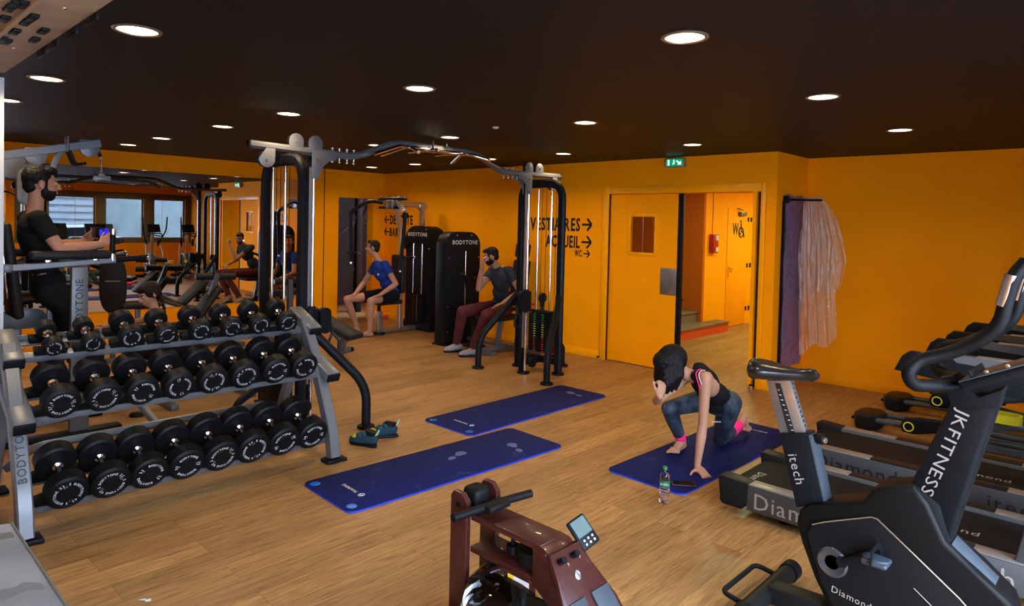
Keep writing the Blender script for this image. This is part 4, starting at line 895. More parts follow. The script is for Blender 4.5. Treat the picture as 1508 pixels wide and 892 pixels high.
tag(part('paper_scrap', MB().prism([(-.03, -.004), (-.01, .01), (.004, .004), (.02, .012), (.028, -.004), (.01, -.012), (-.004, -.004)], .004, Matrix.Translation((lp.x, lp.y, .001)) @ Matrix.Rotation(.7, 4, 'Z'), bev=.001), M_white, loc=(lp.x, lp.y, 0)), 'tiny torn white paper scrap on the floor in the foreground', 'litter')
# ---- grey vinyl covered mat block at the lower left corner
e1_, e2_ = pz(19, 774, .45), pz(100, 892, .45)
cb = thing('padded_bench', 'grey vinyl padded bench with black corner at the lower left edge', 'bench', (7.0, -7.0, 0))
m = MB()
nx, ny = 26, 12; x0, x1, y0, y1 = e1_.x-.04, 9.0, -7.45, (e1_.y+e2_.y)/2
vs = [(x0+(x1-x0)*i/nx, y0+(y1-y0)*j/ny, .45+.006*math.sin(i*1.3+j*.22)+.004*math.sin(i*2.9-j*.4)) for i in range(nx+1) for j in range(ny+1)]
vs = [(a, b, c if 0 < k % (ny+1) < ny else .447) for k, (a, b, c) in enumerate(vs)]
fs = [[i*(ny+1)+j, (i+1)*(ny+1)+j, (i+1)*(ny+1)+j+1, i*(ny+1)+j+1] for i in range(nx) for j in range(ny)]
m.add(vs, fs).box(x0+.002, x1-.002, y0+.002, y1-.002, .33, .446, .01)
part('cushion', m, mat('grey_vinyl', (.21, .23, .27), rough=.38, var=.1, scale=8), cb)
part('piping', MB().tube([(x0, y1, .447), (x1, y1, .447)], .006, n=6), mat('piping_grey', (.12, .13, .12)), cb)
part('corner_cap', MB().box(x0-.20, x0+.02, y1-.30, y1-.03, .30, .462, .03, 3), M_pad, cb)
part('base', MB().box(x0+.05, x1-.05, y0+.05, y1-.05, 0, .33, .01), M_darkgrey, cb)
# ---- plywood climbing panel at the ceiling (upper left)
pw = thing('plywood_volume', 'birch plywood box with black rectangular inserts hanging at the upper left corner', 'wooden panel', (7.2, -6.9, 2.3))
zp = 2.40
A_, B_ = pz(170, 0, zp), pz(5, 107, zp); A2, B2 = pz(61, 0, zp), pz(0, 50, zp)
yo_ = (A_.y+B_.y)/2; yi_ = (A2.y+B2.y)/2
xl = B_.x-.01
part('bottom_board', MB().box(xl, 9.2, yi_, yo_, zp, zp+.018, .001), M_ply, pw)
part('side_board', MB().box(xl, 9.2, yo_-.018, yo_, zp+.0185, H-.006, .001), M_ply, pw)
part('inner_board', MB().box(xl, 9.2, yi_-.016, yi_, zp-.014, H-.006, .001), M_ply, pw)
part('lower_board', MB().box(xl, 9.2, yi_-.45, yi_-.0165, zp, zp+.018, .001), M_ply, pw)
def insert(x, y, dx_, z=zp):
    q = pz(x, y, z); part('insert', MB().obox((q.x, q.y, z-.004), (.085, .026, .012), None, bev=.003), M_rubber, pw)
for (x, y) in ((48, 24), (38, 31), (22, 45), (64, 44), (51, 57)): insert(x, y, 0)
for (x, y) in ((33, 5), (22, 4), (14, 10), (6, 26), (10, 60), (3, 56)):
    insert(x, y, 0)
for (x, y) in ((132, 26), (103, 48), (76, 64), (60, 76)):
    q = py(x, y, yo_); part('side_hold', MB().obox((q.x, yo_+.006, min(q.z, H-.04)), (.14, .012, .035), None, bev=.005), M_rubber, pw)
part('screw', MB().ell(pz(95, 12, zp), (.008, .008, .004)).ell(pz(20, 71, zp), (.008, .008, .004)), M_bolt, pw)
# ---- wrapped panel and plastic sheet on the hook rail
M_wrap = mat('wrapped_panel_purple', (.13, .10, .22), rough=.22, var=.25, scale=14, bump=.5)
wp = thing('wrapped_mirror_panel', 'tall narrow purple grey panel wrapped in clinging plastic on the yellow wall return', 'panel', (XB+.03, .46, .3))
zz0, zz1 = .22, 2.14; m = MB(); nn, mm = 10, 60
vs = []
for i in range(nn+1):
    for j in range(mm+1):
        y = .17+(.57)*i/nn; z = zz0+(zz1-zz0)*j/mm
        vs.append((XB+.035+.004*math.sin(z*9+y*31)+.003*math.sin(z*23-y*17), y+.006*math.sin(z*4)*(i in (0, nn)), z+.012*math.sin(i*1.1)*(j in (0, mm))))
fs = [[i*(mm+1)+j, (i+1)*(mm+1)+j, (i+1)*(mm+1)+j+1, i*(mm+1)+j+1] for i in range(nn) for j in range(mm)]
m.add(vs, fs).box(XB+.004, XB+.028, .18, .73, zz0+.01, zz1-.01)
part('wrapped_face', m, M_wrap, wp)
part('dark_edge', MB().box(XB+.002, XB+.03, .155, .169, zz0, zz1-.06), M_black, wp)
rail_z = 2.09
q0, q1 = px(1150, 293, XB+.05), None
rail = thing('wall_rail', 'thin black horizontal bar fixed across the wrapped panel', 'rail', (XB+.06, .2, rail_z))
Xr1 = py(1211, 294, .42).x
part('bar', MB().tube([(XB+.045, .20, rail_z), (XB+.10, .30, rail_z), (Xr1, .42, rail_z)], .012, n=8), M_black, rail)
part('bracket', MB().box(XB, XB+.06, .165, .225, rail_z-.04, rail_z+.04, .008), M_black, rail)
# crumpled translucent sheet hanging over the bar
M_film = bpy.data.materials.new('plastic_film'); M_film.use_nodes = True
N, L = M_film.node_tree.nodes, M_film.node_tree.links; b = N['Principled BSDF']
b.inputs['Base Color'].default_value = (.66, .50, .42, 1); b.inputs['Roughness'].default_value = .2
tb_ = N.new('ShaderNodeBsdfTransparent'); mxs = N.new('ShaderNodeMixShader'); nz = N.new('ShaderNodeTexNoise'); nz.inputs['Scale'].default_value = 9; nz.inputs['Detail'].default_value = 6
tcn = N.new('ShaderNodeTexCoord'); mpn = N.new('ShaderNodeMapping'); mpn.inputs['Scale'].default_value = (1, 1, .35); L.new(tcn.outputs['Object'], mpn.inputs['Vector']); L.new(mpn.outputs['Vector'], nz.inputs['Vector'])
mrn = N.new('ShaderNodeMapRange'); mrn.inputs[1].default_value = .35; mrn.inputs[2].default_value = .68; mrn.inputs[3].default_value = .22; mrn.inputs[4].default_value = .62
L.new(nz.outputs['Fac'], mrn.inputs[0]); L.new(mrn.outputs[0], mxs.inputs[0]); L.new(tb_.outputs[0], mxs.inputs[1]); L.new(b.outputs[0], mxs.inputs[2]); L.new(mxs.outputs[0], N['Material Output'].inputs['Surface'])
bpn = N.new('ShaderNodeBump'); bpn.inputs['Strength'].default_value = .9; bpn.inputs['Distance'].default_value = .03; L.new(nz.outputs['Fac'], bpn.inputs['Height']); L.new(bpn.outputs['Normal'], b.inputs['Normal'])
def film(outline_l, outline_r, Y, amp, seed):
    rnd = random.Random(seed); m = MB(); nn, mm = 40, 70; vs = []
    ph_ = [rnd.uniform(0, 6) for _ in range(6)]
    def lerp(o, t):
        for (a, b_) in zip(o, o[1:]):
            if a[1] <= t <= b_[1]: return a[0]+(b_[0]-a[0])*(t-a[1])/(b_[1]-a[1])
        return o[-1][0]
    for j in range(mm+1):
        t = j/mm
        for i in range(nn+1):
            u = i/nn; xl_, xr_ = lerp(outline_l, t), lerp(outline_r, t)
            ypx = 290+ t*(outline_l[-1][2]*(1-u)+outline_r[-1][2]*u) + 5*math.sin(u*9+ph_[0])*t
            y = Y+amp*(math.sin(u*22+ph_[1]+2.2*t)*(.35+.65*t)+.55*math.sin(u*47+ph_[2]-5*t)+.35*math.sin(u*13+t*19+ph_[3]))
            p = py(xl_+(xr_-xl_)*u, ypx, Y); vs.append((p.x, y, p.z))
    fs = [[j*(nn+1)+i, j*(nn+1)+i+1, (j+1)*(nn+1)+i+1, (j+1)*(nn+1)+i] for i in range(nn) for j in range(mm)]
    return m.add(vs, fs)
sh_ = thing('plastic_sheet', 'crumpled translucent plastic sheet hanging from the black bar by the yellow wall', 'plastic sheet', (7.35, .45, 2.1))
part('front_layer', film([(1184, 0, 0), (1176, .35, 0), (1178, .6, 0), (1178, 1, 228)], [(1206, 0, 0), (1222, .08, 0), (1234, .3, 0), (1228, .6, 0), (1231, 1, 212)], .45, .022, 3), M_film, sh_)
part('back_layer', film([(1186, 0, 0), (1176, .5, 0), (1174, 1, 150)], [(1212, 0, 0), (1234, .25, 0), (1247, .7, 0), (1240, 1, 135)], .56, .02, 8), M_film, sh_)
# ================================================================ treadmills (rear ends towards -X)
M_deck = mat('treadmill_side_grey', (.055, .057, .062), rough=.45, metal=.1); M_decks = mat('treadmill_top_silver', (.24, .225, .21), rough=.35, metal=.4, var=.08, scale=60)
M_beltm = mat('running_belt', (.004, .004, .004), spec=.18, rough=.6, var=.4, scale=300, bump=.25)
M_let = mat('pale_lettering', (.28, .25, .22), rough=.4)
def treadmill(yc, label, words, lmat):
    w = .36
    t = thing('treadmill', label, 'treadmill', (9.2, yc, 0), 'treadmills in a row')
    part('base_frame', MB().box(8.35, 10.0, yc-w+.05, yc+w-.05, .045, .13, .01), M_black, t)
    for Y in (yc-.24, yc+.24): part('wheel', MB().cyl((8.55, Y-.03, .04), (8.55, Y+.03, .04), .04), M_rubber, t)
    part('running_belt', MB().box(8.26, 9.85, yc-.25, yc+.25, .185, .19).tube([(8.25, yc-.25, .15), (8.25, yc+.25, .15)], .04, n=20), M_beltm, t)
    for s in (-1, 1):
        ya, yb = (yc-w, yc-w+.10) if s < 0 else (yc+w-.10, yc+w)
        rl = part('side_rail', MB().prism([(8.36, .055), (8.36, .205), (9.85, .205), (9.85, .055)], yb-ya, Matrix(((1, 0, 0, 0), (0, 0, -1, yb), (0, 1, 0, 0), (0, 0, 0, 1))), bev=.006), M_deck, t)
        part('rail_top', MB().box(8.36, 8.74, ya+.004, yb-.004, .205, .213, .003), M_decks, rl)
        part('foot_strip', MB().box(8.74, 9.50, ya+.012, yb-.004, .205, .214, .003), M_darkgrey, rl)
        part('rail_top', MB().box(9.50, 9.84, ya+.004, yb-.004, .205, .213, .003), M_decks, rl)
        part('rail_lip', MB().box(8.36, 9.85, (yb-.004) if s < 0 else ya-.001, (yb+.001) if s < 0 else ya+.004, .186, .212), M_alu, rl)
        part('end_cap', MB().prism([(8.19, .10), (8.175, .215), (8.20, .225), (8.37, .215), (8.37, .11), (8.33, .05), (8.21, .05), (8.19, .07)], yb-ya+.01, Matrix(((1, 0, 0, 0), (0, 0, -1, yb+.005), (0, 1, 0, 0), (0, 0, 0, 1))), bev=.008), M_darkgrey, rl)
        if s < 0:
            Mt = basis((8.40, ya-.001, .078), (1, 0, 0), (0, 0, 1))
            for wd, x0_ in words: part('lettering', MB().text(wd, Mt @ Matrix.Translation((x0_, 0, 0)), .135, depth=.003), lmat, rl)
        # upright, blade handrail
        X = 9.78; Yh = ya+.05
        part('upright', MB().beam((9.70, Yh, .12), (9.92, Yh, 1.22), .06, .11, .015, up=(1, 0, 0)), M_deck, t)
        hb = part('handrail', MB().prism([(9.12, 1.03), (9.155, 1.11), (9.19, 1.14), (9.45, 1.135), (9.95, 1.14), (9.95, .98), (9.6, .98)], .045, Matrix(((1, 0, 0, 0), (0, 0, -1, Yh+.022), (0, 1, 0, 0), (0, 0, 0, 1))), bev=.012), M_black, t)
        part('rail_trim', MB().prism([(9.36, 1.148), (9.40, 1.112), (9.80, 1.09), (9.80, 1.15)], .049, Matrix(((1, 0, 0, 0), (0, 0, -1, Yh+.024), (0, 1, 0, 0), (0, 0, 0, 1)))), M_grey, hb)
        part('sensor_strip', MB().box(9.48, 9.66, Yh-.026, Yh+.026, 1.147, 1.153, .002), M_alu, hb)
    part('belt_lettering', MB().text('Diamond', basis((8.30, yc-.04, .1905), (0, -1, 0), (1, 0, 0)), .075, depth=.001), M_let, t)
    part('belt_lettering', MB().text('Diamond', basis((9.15, yc-.10, .1905), (1, 0, 0), (0, 1, 0)), .085, depth=.001), M_let, t)
    part('motor_hood', MB().prism([(9.80, .06), (9.80, .22), (9.90, .30), (10.18, .27), (10.24, .10), (10.2, .06)], .70, Matrix(((1, 0, 0, 0), (0, 0, -1, yc+.35), (0, 1, 0, 0), (0, 0, 0, 1))), bev=.02), M_black, t)
    con = part('console', MB().prism([(9.74, 1.16), (9.80, 1.20), (10.02, 1.50), (10.06, 1.49), (9.98, 1.18), (9.88, 1.10)], .66, Matrix(((1, 0, 0, 0), (0, 0, -1, yc+.33), (0, 1, 0, 0), (0, 0, 0, 1))), bev=.012), M_black, t)
    part('screen', MB().obox((0, 0, 0), (.22, .004, .30), Matrix.Translation((9.905, yc, 1.36)) @ Matrix.Rotation(PI/2, 4, 'Z') @ Matrix.Rotation(R(-36), 4, 'X')), mat('console_screen', (.01, .015, .02), rough=.1), con)
    return t
treadmill(-2.96, 'black and grey treadmill nearest the exercise bike, pale Diamond lettering on its side', [('Diamond', 0), ('itech', .98)], M_let)
treadmill(-1.90, 'black and grey treadmill with dark Diamond jkfitness itech lettering, further from the bike', [('Diamond', -.02), ('jkf', .62), ('itech', 1.0)], M_blackp)
# ================================================================ elliptical trainers
M_yel = mat('yellow_plastic', (.62, .60, .015), rough=.35)
M_steel = mat('steel_blue_grey', (.06, .08, .10), rough=.35, metal=.3)
def elliptical(yc, label, ph):
    t = thing('elliptical_trainer', label, 'elliptical trainer', (9.3, yc, 0), 'elliptical trainers by the window wall')
    for s in (-1, 1):
        rl = part('ramp_rail', MB().tube([(8.30, yc+s*.12, .10), (9.75, yc+s*.12, .12)], .024, n=16), M_steel, t)
        part('rail_inner', MB().tube([(8.30, yc+s*.06, .075), (9.75, yc+s*.06, .09)], .012, n=10), M_alu, rl)
    part('rear_cap', MB().prism([(8.22, yc-.17), (8.18, yc-.08), (8.18, yc+.08), (8.22, yc+.17), (8.34, yc+.19), (8.40, yc+.10), (8.40, yc-.10), (8.34, yc-.19)], .13, Matrix.Translation((0, 0, .012)), bev=.025, seg=3), M_darkgrey, t)
    part('levelling_foot', MB().box(8.14, 8.2, yc-.03, yc+.03, .05, .075, .005).cyl((8.3, yc-.14, 0), (8.3, yc-.14, .03), .03).cyl((8.3, yc+.14, 0), (8.3, yc+.14, .03), .03), M_black, t)
    fp = part('rail_brace', MB().rtube([(8.95, yc-.26, .12), (9.35, yc-.22, .07), (9.75, yc-.10, .10)], .05, .06, fil=.2).rtube([(8.95, yc+.26, .12), (9.35, yc+.22, .07), (9.75, yc+.10, .10)], .05, .06, fil=.2), M_steel, t)
    for s in (-1, 1):
        zz = (.13, .30)[(s > 0) ^ ph]; Y = yc+s*.20; xx = 8.66 if s < 0 else 8.78
        arm = part('pedal_arm', MB().prism([(xx-.06, zz-.055), (xx-.075, zz), (xx-.05, zz+.06), (xx+.06, zz+.085), (xx+.34, zz+.10), (xx+.36, zz+.04), (xx+.2, zz-.01), (xx+.03, zz-.06)], .07, Matrix(((1, 0, 0, 0), (0, 0, -1, Y+.035), (0, 1, 0, 0), (0, 0, 0, 1))), bev=.018, seg=3), M_black, t)
        part('ring_cap', MB().tube([(xx-.01+.036*math.cos(a), Y-.038, zz+.036*math.sin(a)) for a in [i*2*PI/24 for i in range(24)]], .0055, closed=True, n=8), M_yel, arm)
        part('link_bar', MB().beam((xx+.30, Y, zz+.07), (9.42, Y, zz+.16), .05, .06, .01).beam((9.42, Y, zz+.16), (9.72, Y, .45), .04, .05, .01), M_steel, arm)
        zp_ = zz+.17
        pd = part('pedal', MB().prism(rrect(.36, .15, .06), .035, Matrix.Translation((9.22, Y, zp_)), bev=.008), M_black, t)
        part('pedal_rim', MB().ring_sweep([(9.22+x_, Y+y_, zp_+.035) for x_, y_ in rrect(.36, .15, .06)], [(-.008, -.03), (.008, -.03), (.008, .035), (-.008, .035)], closed=True, up=(0, 0, 1)), M_yel, pd)
        # swinging handle: grip, bend, lower bar
        yh = yc+s*.26; dx = .10*(-1 if (s > 0) ^ ph else 1)
        h = part('swing_handle', MB().tube([(9.72+dx, yh+s*.02, 1.72), (9.74+dx, yh, 1.35), (9.86+dx*.5, yh-s*.06, 1.12), (9.93, yc+s*.17, .98)], .018, fil=.1), M_black, t)
        part('lower_bar', MB().tube([(9.93, yc+s*.17, .98), (9.74-dx, yc+s*.24, .80), (9.66-dx, yc+s*.25, .40), (9.55-dx, yc+s*.22, .28)], .017, fil=.12), M_alu, h)
        part('pivot_cover', MB().ell((9.93, yc+s*.16, 1.0), (.06, .03, .11)), M_black, h)
    part('mast', MB().rtube([(10.02, yc, .35), (9.95, yc, .95), (9.88, yc, 1.32)], .09, .07, fil=.2, up=(0, 1, 0)), M_alu, t)
    cs = part('console', MB().obox((0, 0, 0), (.05, .34, .24), Matrix.Translation((9.84, yc, 1.40)) @ Matrix.Rotation(R(25), 4, 'Y'), bev=.02, seg=3), M_darkgrey, t)
    part('screen', MB().obox((-.027, 0, .01), (.004, .28, .15), Matrix.Translation((9.84, yc, 1.40)) @ Matrix.Rotation(R(25), 4, 'Y')), M_black, cs)
    part('fixed_handle', MB().tube([(9.88, yc-.05, 1.20), (9.74, yc-.20, 1.18), (9.68, yc-.16, 1.26), (9.68, yc+.16, 1.26), (9.74, yc+.20, 1.18), (9.88, yc+.05, 1.20)], .016, fil=.06), M_black, t)
    fw_ = part('flywheel_housing', MB().lathe([(0, -.09), (.24, -.09), (.29, -.05), (.29, .05), (.24, .09), (0, .09)], (10.05, yc, .42), (0, 1, 0), n=40), M_silver, t)
    for s in (-1, 1):
        sp_ = MB()
        for k in range(6):
            a = k*PI/3+.3; sp_.beam((10.05+.06*math.cos(a), yc+s*.094, .42+.06*math.sin(a)), (10.05+.24*math.cos(a+.3), yc+s*.094, .42+.24*math.sin(a+.3)), .03, .01)
        part('wheel_spokes', sp_.lathe([(0, 0), (.06, 0), (.06, .012), (0, .014)], (10.05, yc+s*.09, .42), (0, s, 0)), M_darkgrey, fw_)
        part('rim_stripe', MB().tube([(10.05+.265*math.cos(a), yc+s*.085, .42+.265*math.sin(a)) for a in [i*2*PI/40 for i in range(40)]], .008, closed=True, n=6), mat('pale_rim', (.6, .6, .62)), fw_)
    part('front_base', MB().box(9.7, 10.38, yc-.07, yc+.07, .05, .16, .02).box(10.30, 10.38, yc-.28, yc+.28, .02, .10, .02), M_darkgrey, t)
    return t
elliptical(-.62, 'elliptical trainer with yellow rimmed pedals, nearer the treadmills', False)
elliptical(.30, 'elliptical trainer with yellow rimmed pedals, against the right orange wall', True)
# ================================================================ upright exercise bike in the right foreground
YB = -4.14; HW = .085; YN = YB-HW
bk = thing('exercise_bike', 'black upright exercise bike with JKFITNESS lettering on its mast, right foreground', 'exercise bike', (9.35, YB, 0))
M_hull = mat('bike_dark_graphite', (.006, .007, .009), rough=.4, spec=.2); M_gold = mat('bike_trim_line', (.30, .25, .17), rough=.3, metal=.6)
def bp(x, y, Y=YN): v = py(x, y, Y); return (v.x, v.z)
def side_m(Yt): return Matrix(((1, 0, 0, 0), (0, 0, -1, Yt), (0, 1, 0, 0), (0, 0, 0, 1)))
out = [(1222, 900), (1198, 850), (1180, 800), (1172, 770), (1176, 752), (1192, 744), (1270, 738), (1283, 722), (1300, 716), (1345, 716), (1366, 742), (1392, 800), (1440, 845), (1488, 892), (1500, 930)]
hp_ = [bp(*q) for q in out]; hp_ += [(hp_[-1][0]-.02, .06), (hp_[0][0]-.0, .06)]
hull = part('hull', MB().prism(hp_[::-1], HW*2, side_m(YB+HW), bev=.018, seg=3), M_rubber, bk)
inn = [(1232, 905), (1208, 855), (1195, 812), (1188, 786), (1196, 772), (1215, 768), (1283, 761), (1292, 764), (1345, 815), (1412, 880), (1440, 912), (1452, 950)]
ip = [bp(*q, Y=YN-.012) for q in inn]; ip += [(ip[-1][0], .10), (ip[0][0]+.01, .10)]
for s in (-1, 1):
    Mx = side_m(YN+.002) if s < 0 else side_m(YB+HW+.012)
    pn = part('side_panel', MB().prism(ip[::-1], .014, Mx, bev=.004), M_hull, hull)
    if s < 0:
        part('trim_line', MB().tube([(x, YN-.013, z) for x, z in ip[4:12]], .0028, n=6), M_gold, pn)
        c = bp(1225, 828, YN-.014)
        part('hub_dish', MB().lathe([(0, -.002), (.03, .0), (.055, .008), (.062, .004), (.064, 0)], (c[0], YN-.012, c[1]), (0, -1, 0), n=36), mat('dish_grey', (.08, .085, .095), rough=.25, metal=.6), pn)
        a_, b_ = bp(1223, 868, YN-.014), bp(1290, 900, YN-.014)
        dv = V((b_[0]-a_[0], 0, b_[1]-a_[1])); dv = V((1, 0, -.12)).normalized()
        part('lettering', MB().text('Diamond', basis((a_[0], YN-.0135, a_[1]-.006), dv, (0.12, 0, 1)), .040, depth=.001), M_let, pn)
        part('edge_line', MB().tube([(bp(1347, 864)[0], YN-.0135, bp(1347, 864)[1]), (bp(1375, 892)[0], YN-.0135, bp(1375, 892)[1])], .0012, n=5), M_gold, pn)
# crank and pedal
ck = bp(1240, 828, YN-.03); pdl = bp(1292, 824, YN-.07)
cr_ = part('crank', MB().cyl((ck[0], YN-.01, ck[1]), (ck[0], YN-.035, ck[1]), .022).beam((ck[0], YN-.03, ck[1]), (pdl[0]-.03, YN-.035, pdl[1]+.005), .014, .028, .004), M_black, bk)
part('pedal', MB().obox((pdl[0], YN-.085, pdl[1]), (.095, .09, .022), None, bev=.01, seg=3).prism([(.0+.05*math.cos(a), .036*math.sin(a)) for a in [i*PI/12 for i in range(24)]], .012, Matrix.Translation((pdl[0], YN-.09, pdl[1]+.005)), bev=.003), mat('pedal_slate', (.03, .045, .06), rough=.45), cr_)
part('toe_strap', MB().ring_sweep([(pdl[0]-.005, YN-.135, pdl[1]), (pdl[0]-.005, YN-.13, pdl[1]+.045), (pdl[0], YN-.085, pdl[1]+.062), (pdl[0]+.005, YN-.045, pdl[1]+.045), (pdl[0]+.005, YN-.04, pdl[1])], [(-.014, -.002), (.014, -.002), (.014, .002), (-.014, .002)], up=(1, 0, 0)), M_rubber, cr_)
c2_ = (2*ck[0]-pdl[0], 2*ck[1]-pdl[1])
part('crank', MB().beam((ck[0], YB+HW+.03, ck[1]), (c2_[0], YB+HW+.035, c2_[1]), .014, .028, .004).obox((c2_[0], YB+HW+.085, c2_[1]), (.095, .09, .022), None, bev=.01), M_black, bk)
# seat tube sleeve, post and saddle
def prof_prism(name, pts, y0, y1, m, par, bev=.008, Y=None):
    return part(name, MB().prism([bp(*q, Y=Y if Y is not None else y0) for q in pts][::-1], y1-y0, side_m(y1), bev=bev), m, par)
sv = prof_prism('seat_sleeve', [(1147, 638), (1190, 638), (1213, 742), (1172, 748)], YB-.045, YB+.045, M_black, bk)
prof_prism('sleeve_face', [(1190, 640), (1196, 645), (1216, 738), (1210, 742)], YB-.04, YB+.04, M_steel, sv, .003)
tl = V((bp(1180, 726, YB-.046)[0]-bp(1163, 664, YB-.046)[0], 0, bp(1180, 726, YB-.046)[1]-bp(1163, 664, YB-.046)[1])).normalized()
q_ = bp(1160, 668, YB-.046)
part('lettering', MB().text('itech', basis((q_[0], YB-.0462, q_[1]), tl, (-tl.z, 0, tl.x)), .062, depth=.001), M_let, sv)
po = prof_prism('seat_post', [(1128, 560), (1162, 560), (1186, 640), (1149, 640)], YB-.025, YB+.025, M_alu, bk, .004)
prof_prism('post_scale', [(1141, 564), (1149, 564), (1171, 638), (1161, 638)], YB-.027, YB-.024, M_blackp, po, .0)
tk = MB()
for k in range(9):
    a = bp(1145+k*2.55, 574+k*7.4, YB-.0275); tk.box(a[0], a[0]+.010, YB-.0285, YB-.027, a[1], a[1]+.0025)
part('scale_marks', tk, M_white, po)
hs_ = MB()
pa = V((bp(1162, 562, YB-.025)[0], YB, bp(1162, 562, YB-.025)[1])); pb = V((bp(1186, 640, YB-.025)[0], YB, bp(1186, 640, YB-.025)[1]))
for k in range(11):
    c = pa.lerp(pb, .06+k*.088); hs_.obox((0, 0, 0), (.003, .012, .010), Matrix.Translation(c+V((.0005, 0, 0))))
part('post_slots', hs_, M_blackp, po)
kc = bp(1200, 649, YB-.05); k0 = bp(1180, 648, YB)
part('adjust_knob', MB().tube([(k0[0], YB, k0[1]), (k0[0]+.04, YB-.0, k0[1]-.002), (kc[0]-.0, YB-.0, kc[1])], .009, n=10).lathe([(0, -.012), (.014, -.012), (.022, 0), (.024, .015), (.020, .035), (.008, .042), (0, .042)], (kc[0]-.01, YB, kc[1]), (1, -.25, 0), n=24).mat(1).lathe([(0, .040), (.014, .041), (.012, .045), (0, .046)], (kc[0]-.01, YB, kc[1]), (1, -.25, 0), n=20), [M_rubber, M_alu], bk)
sc = V((bp(1150, 546, YB)[0], YB, bp(1150, 546, YB)[1]))
sm = MB(); NX = 18
for i in range(NX):
    u = i/(NX-1)
    w_ = .112*math.sqrt(max(0, 1-((u-.28)/.285)**2)) if u < .28 else .112*(1-.78*min(1, (u-.28)/.55)**.8)
    w_ = max(w_ if u > 0 else .02, .022 if u < .97 else .012)
    x = -.150+.315*u; top = .042-.020*math.sin(PI*min(1, u*1.1)**1.6)+.004*u; bot = -.058*(1-u*.62)
    if u in (0, 1): top *= .45; bot *= .45
    rowv = []
    for k in range(16):
        a = 2*PI*k/16; y = w_*math.cos(a); z = (top if math.sin(a) > 0 else -bot)*math.sin(a)
        if math.sin(a) > 0: z *= (1-.25*math.exp(-(y/.02)**2)*(1 if u > .1 else 0))
        rowv.append((sc.x+x, sc.y+y, sc.z+z))
    sm.v += [V(v) for v in rowv]
for i in range(NX-1):
    for k in range(16): sm.f.append([i*16+k, i*16+(k+1) % 16, (i+1)*16+(k+1) % 16, (i+1)*16+k]); sm.m.append(0)
sm.f += [list(range(16)), [(NX-1)*16+k for k in range(16)]]; sm.m += [0, 0]
part('saddle', sm, mat('saddle_vinyl', (.010, .010, .011), rough=.28, coat=.2), bk, ang=60)
# mast with lettering, collar, handlebars, console
ms = prof_prism('mast', [(1337, 718), (1400, 592), (1440, 580), (1476, 582), (1400, 800), (1368, 748)], YB-.05, YB+.05, M_black, bk, .022, Y=YB-.05)
m0, m1 = bp(1408, 600, YB-.052), bp(1352, 724, YB-.052)
td = V((m1[0]-m0[0], 0, m1[1]-m0[1])).normalized(); Lm = math.hypot(m1[0]-m0[0], m1[1]-m0[1])
up_d = V((td.z, 0, -td.x)); up_d = up_d if up_d.x > 0 else -up_d
lt_ = 'JKFITNESS'; Wm = sum(max(v.x for v in glyph(c_)[0])+.09 for c_ in lt_)
part('lettering', MB().text(lt_, basis(V((m0[0], YB-.0512, m0[1]))+up_d*.006, td, up_d), .062, sx=Lm/(Wm*.062), depth=.001), M_let, ms)
prof_prism('mast_boot', [(1330, 716), (1352, 716), (1385, 745), (1400, 800), (1392, 808), (1360, 770)], YB-.06, YB+.06, M_black, bk, .02, Y=YB-.06)
prof_prism('daylit_strip', [(1386, 806), (1402, 800), (1470, 868), (1505, 925), (1490, 935), (1450, 870)], YB-.055, YB+.055, M_steel, bk, .012, Y=YB-.055)  # hull front strip coloured blue grey for the daylight falling on it
prof_prism('collar', [(1384, 556), (1404, 552), (1418, 572), (1440, 585), (1478, 572), (1470, 602), (1402, 600)], YB-.055, YB+.055, M_black, bk, .006, Y=YB-.055)
for s in (-1, 1):
    Yg = YB+s*.20
    def hb(x, y, Y): v = py(x, y, Y); return V((v.x, Y, v.z))
    # the far bar copies the near one's heights
    n_ = [(YB-.04, 1408, 566), (YB-.12, 1380, 568), (YB-.20, 1345, 567), (YB-.23, 1335, 549), (YB-.20, 1352, 530), (YB-.17, 1400, 520), (YB-.17, 1450, 498), (YB-.17, 1474, 476), (YB-.17, 1482, 440), (YB-.17, 1494, 405), (YB-.15, 1512, 385)]
    pts = [hb(x, y, Y) for Y, x, y in n_]
    if s > 0: pts = [V((p.x, 2*YB-p.y, p.z)) for p in pts]
    hbp = part('handlebar', MB().tube(pts, .025, n=16, fil=.05), M_rubber, bk)
    part('pulse_plate', MB().tube([pts[8].lerp(pts[7], .3)+V((-.004, s*.0, 0)), pts[9]+V((-.004, 0, 0))], .0255, n=16), M_alu, hbp)
cn = [py(1408, 572, YB-.14), py(1512, 545, YB-.14)]
cdv = V((cn[1].x-cn[0].x, 0, cn[1].z-cn[0].z)).normalized()
Mcn = basis(V((cn[0].x, YB, cn[0].z))+cdv*.16, cdv, (0, 1, 0))
cs = part('console', MB().obox((0, 0, 0), (.30, .28, .035), Mcn, bev=.012, seg=3), M_black, bk)
part('console_rim', MB().obox((0, 0, .019), (.29, .27, .004), Mcn, bev=.001), M_steel, cs)
part('book_rest', MB().obox((-.10, 0, .03), (.01, .24, .03), Mcn, bev=.003), M_darkgrey, cs)
for dx_ in (-.05, .02, .09): part('key', MB().obox((dx_, -.11, .026), (.014, .014, .016), Mcn, bev=.003), M_alu, cs)
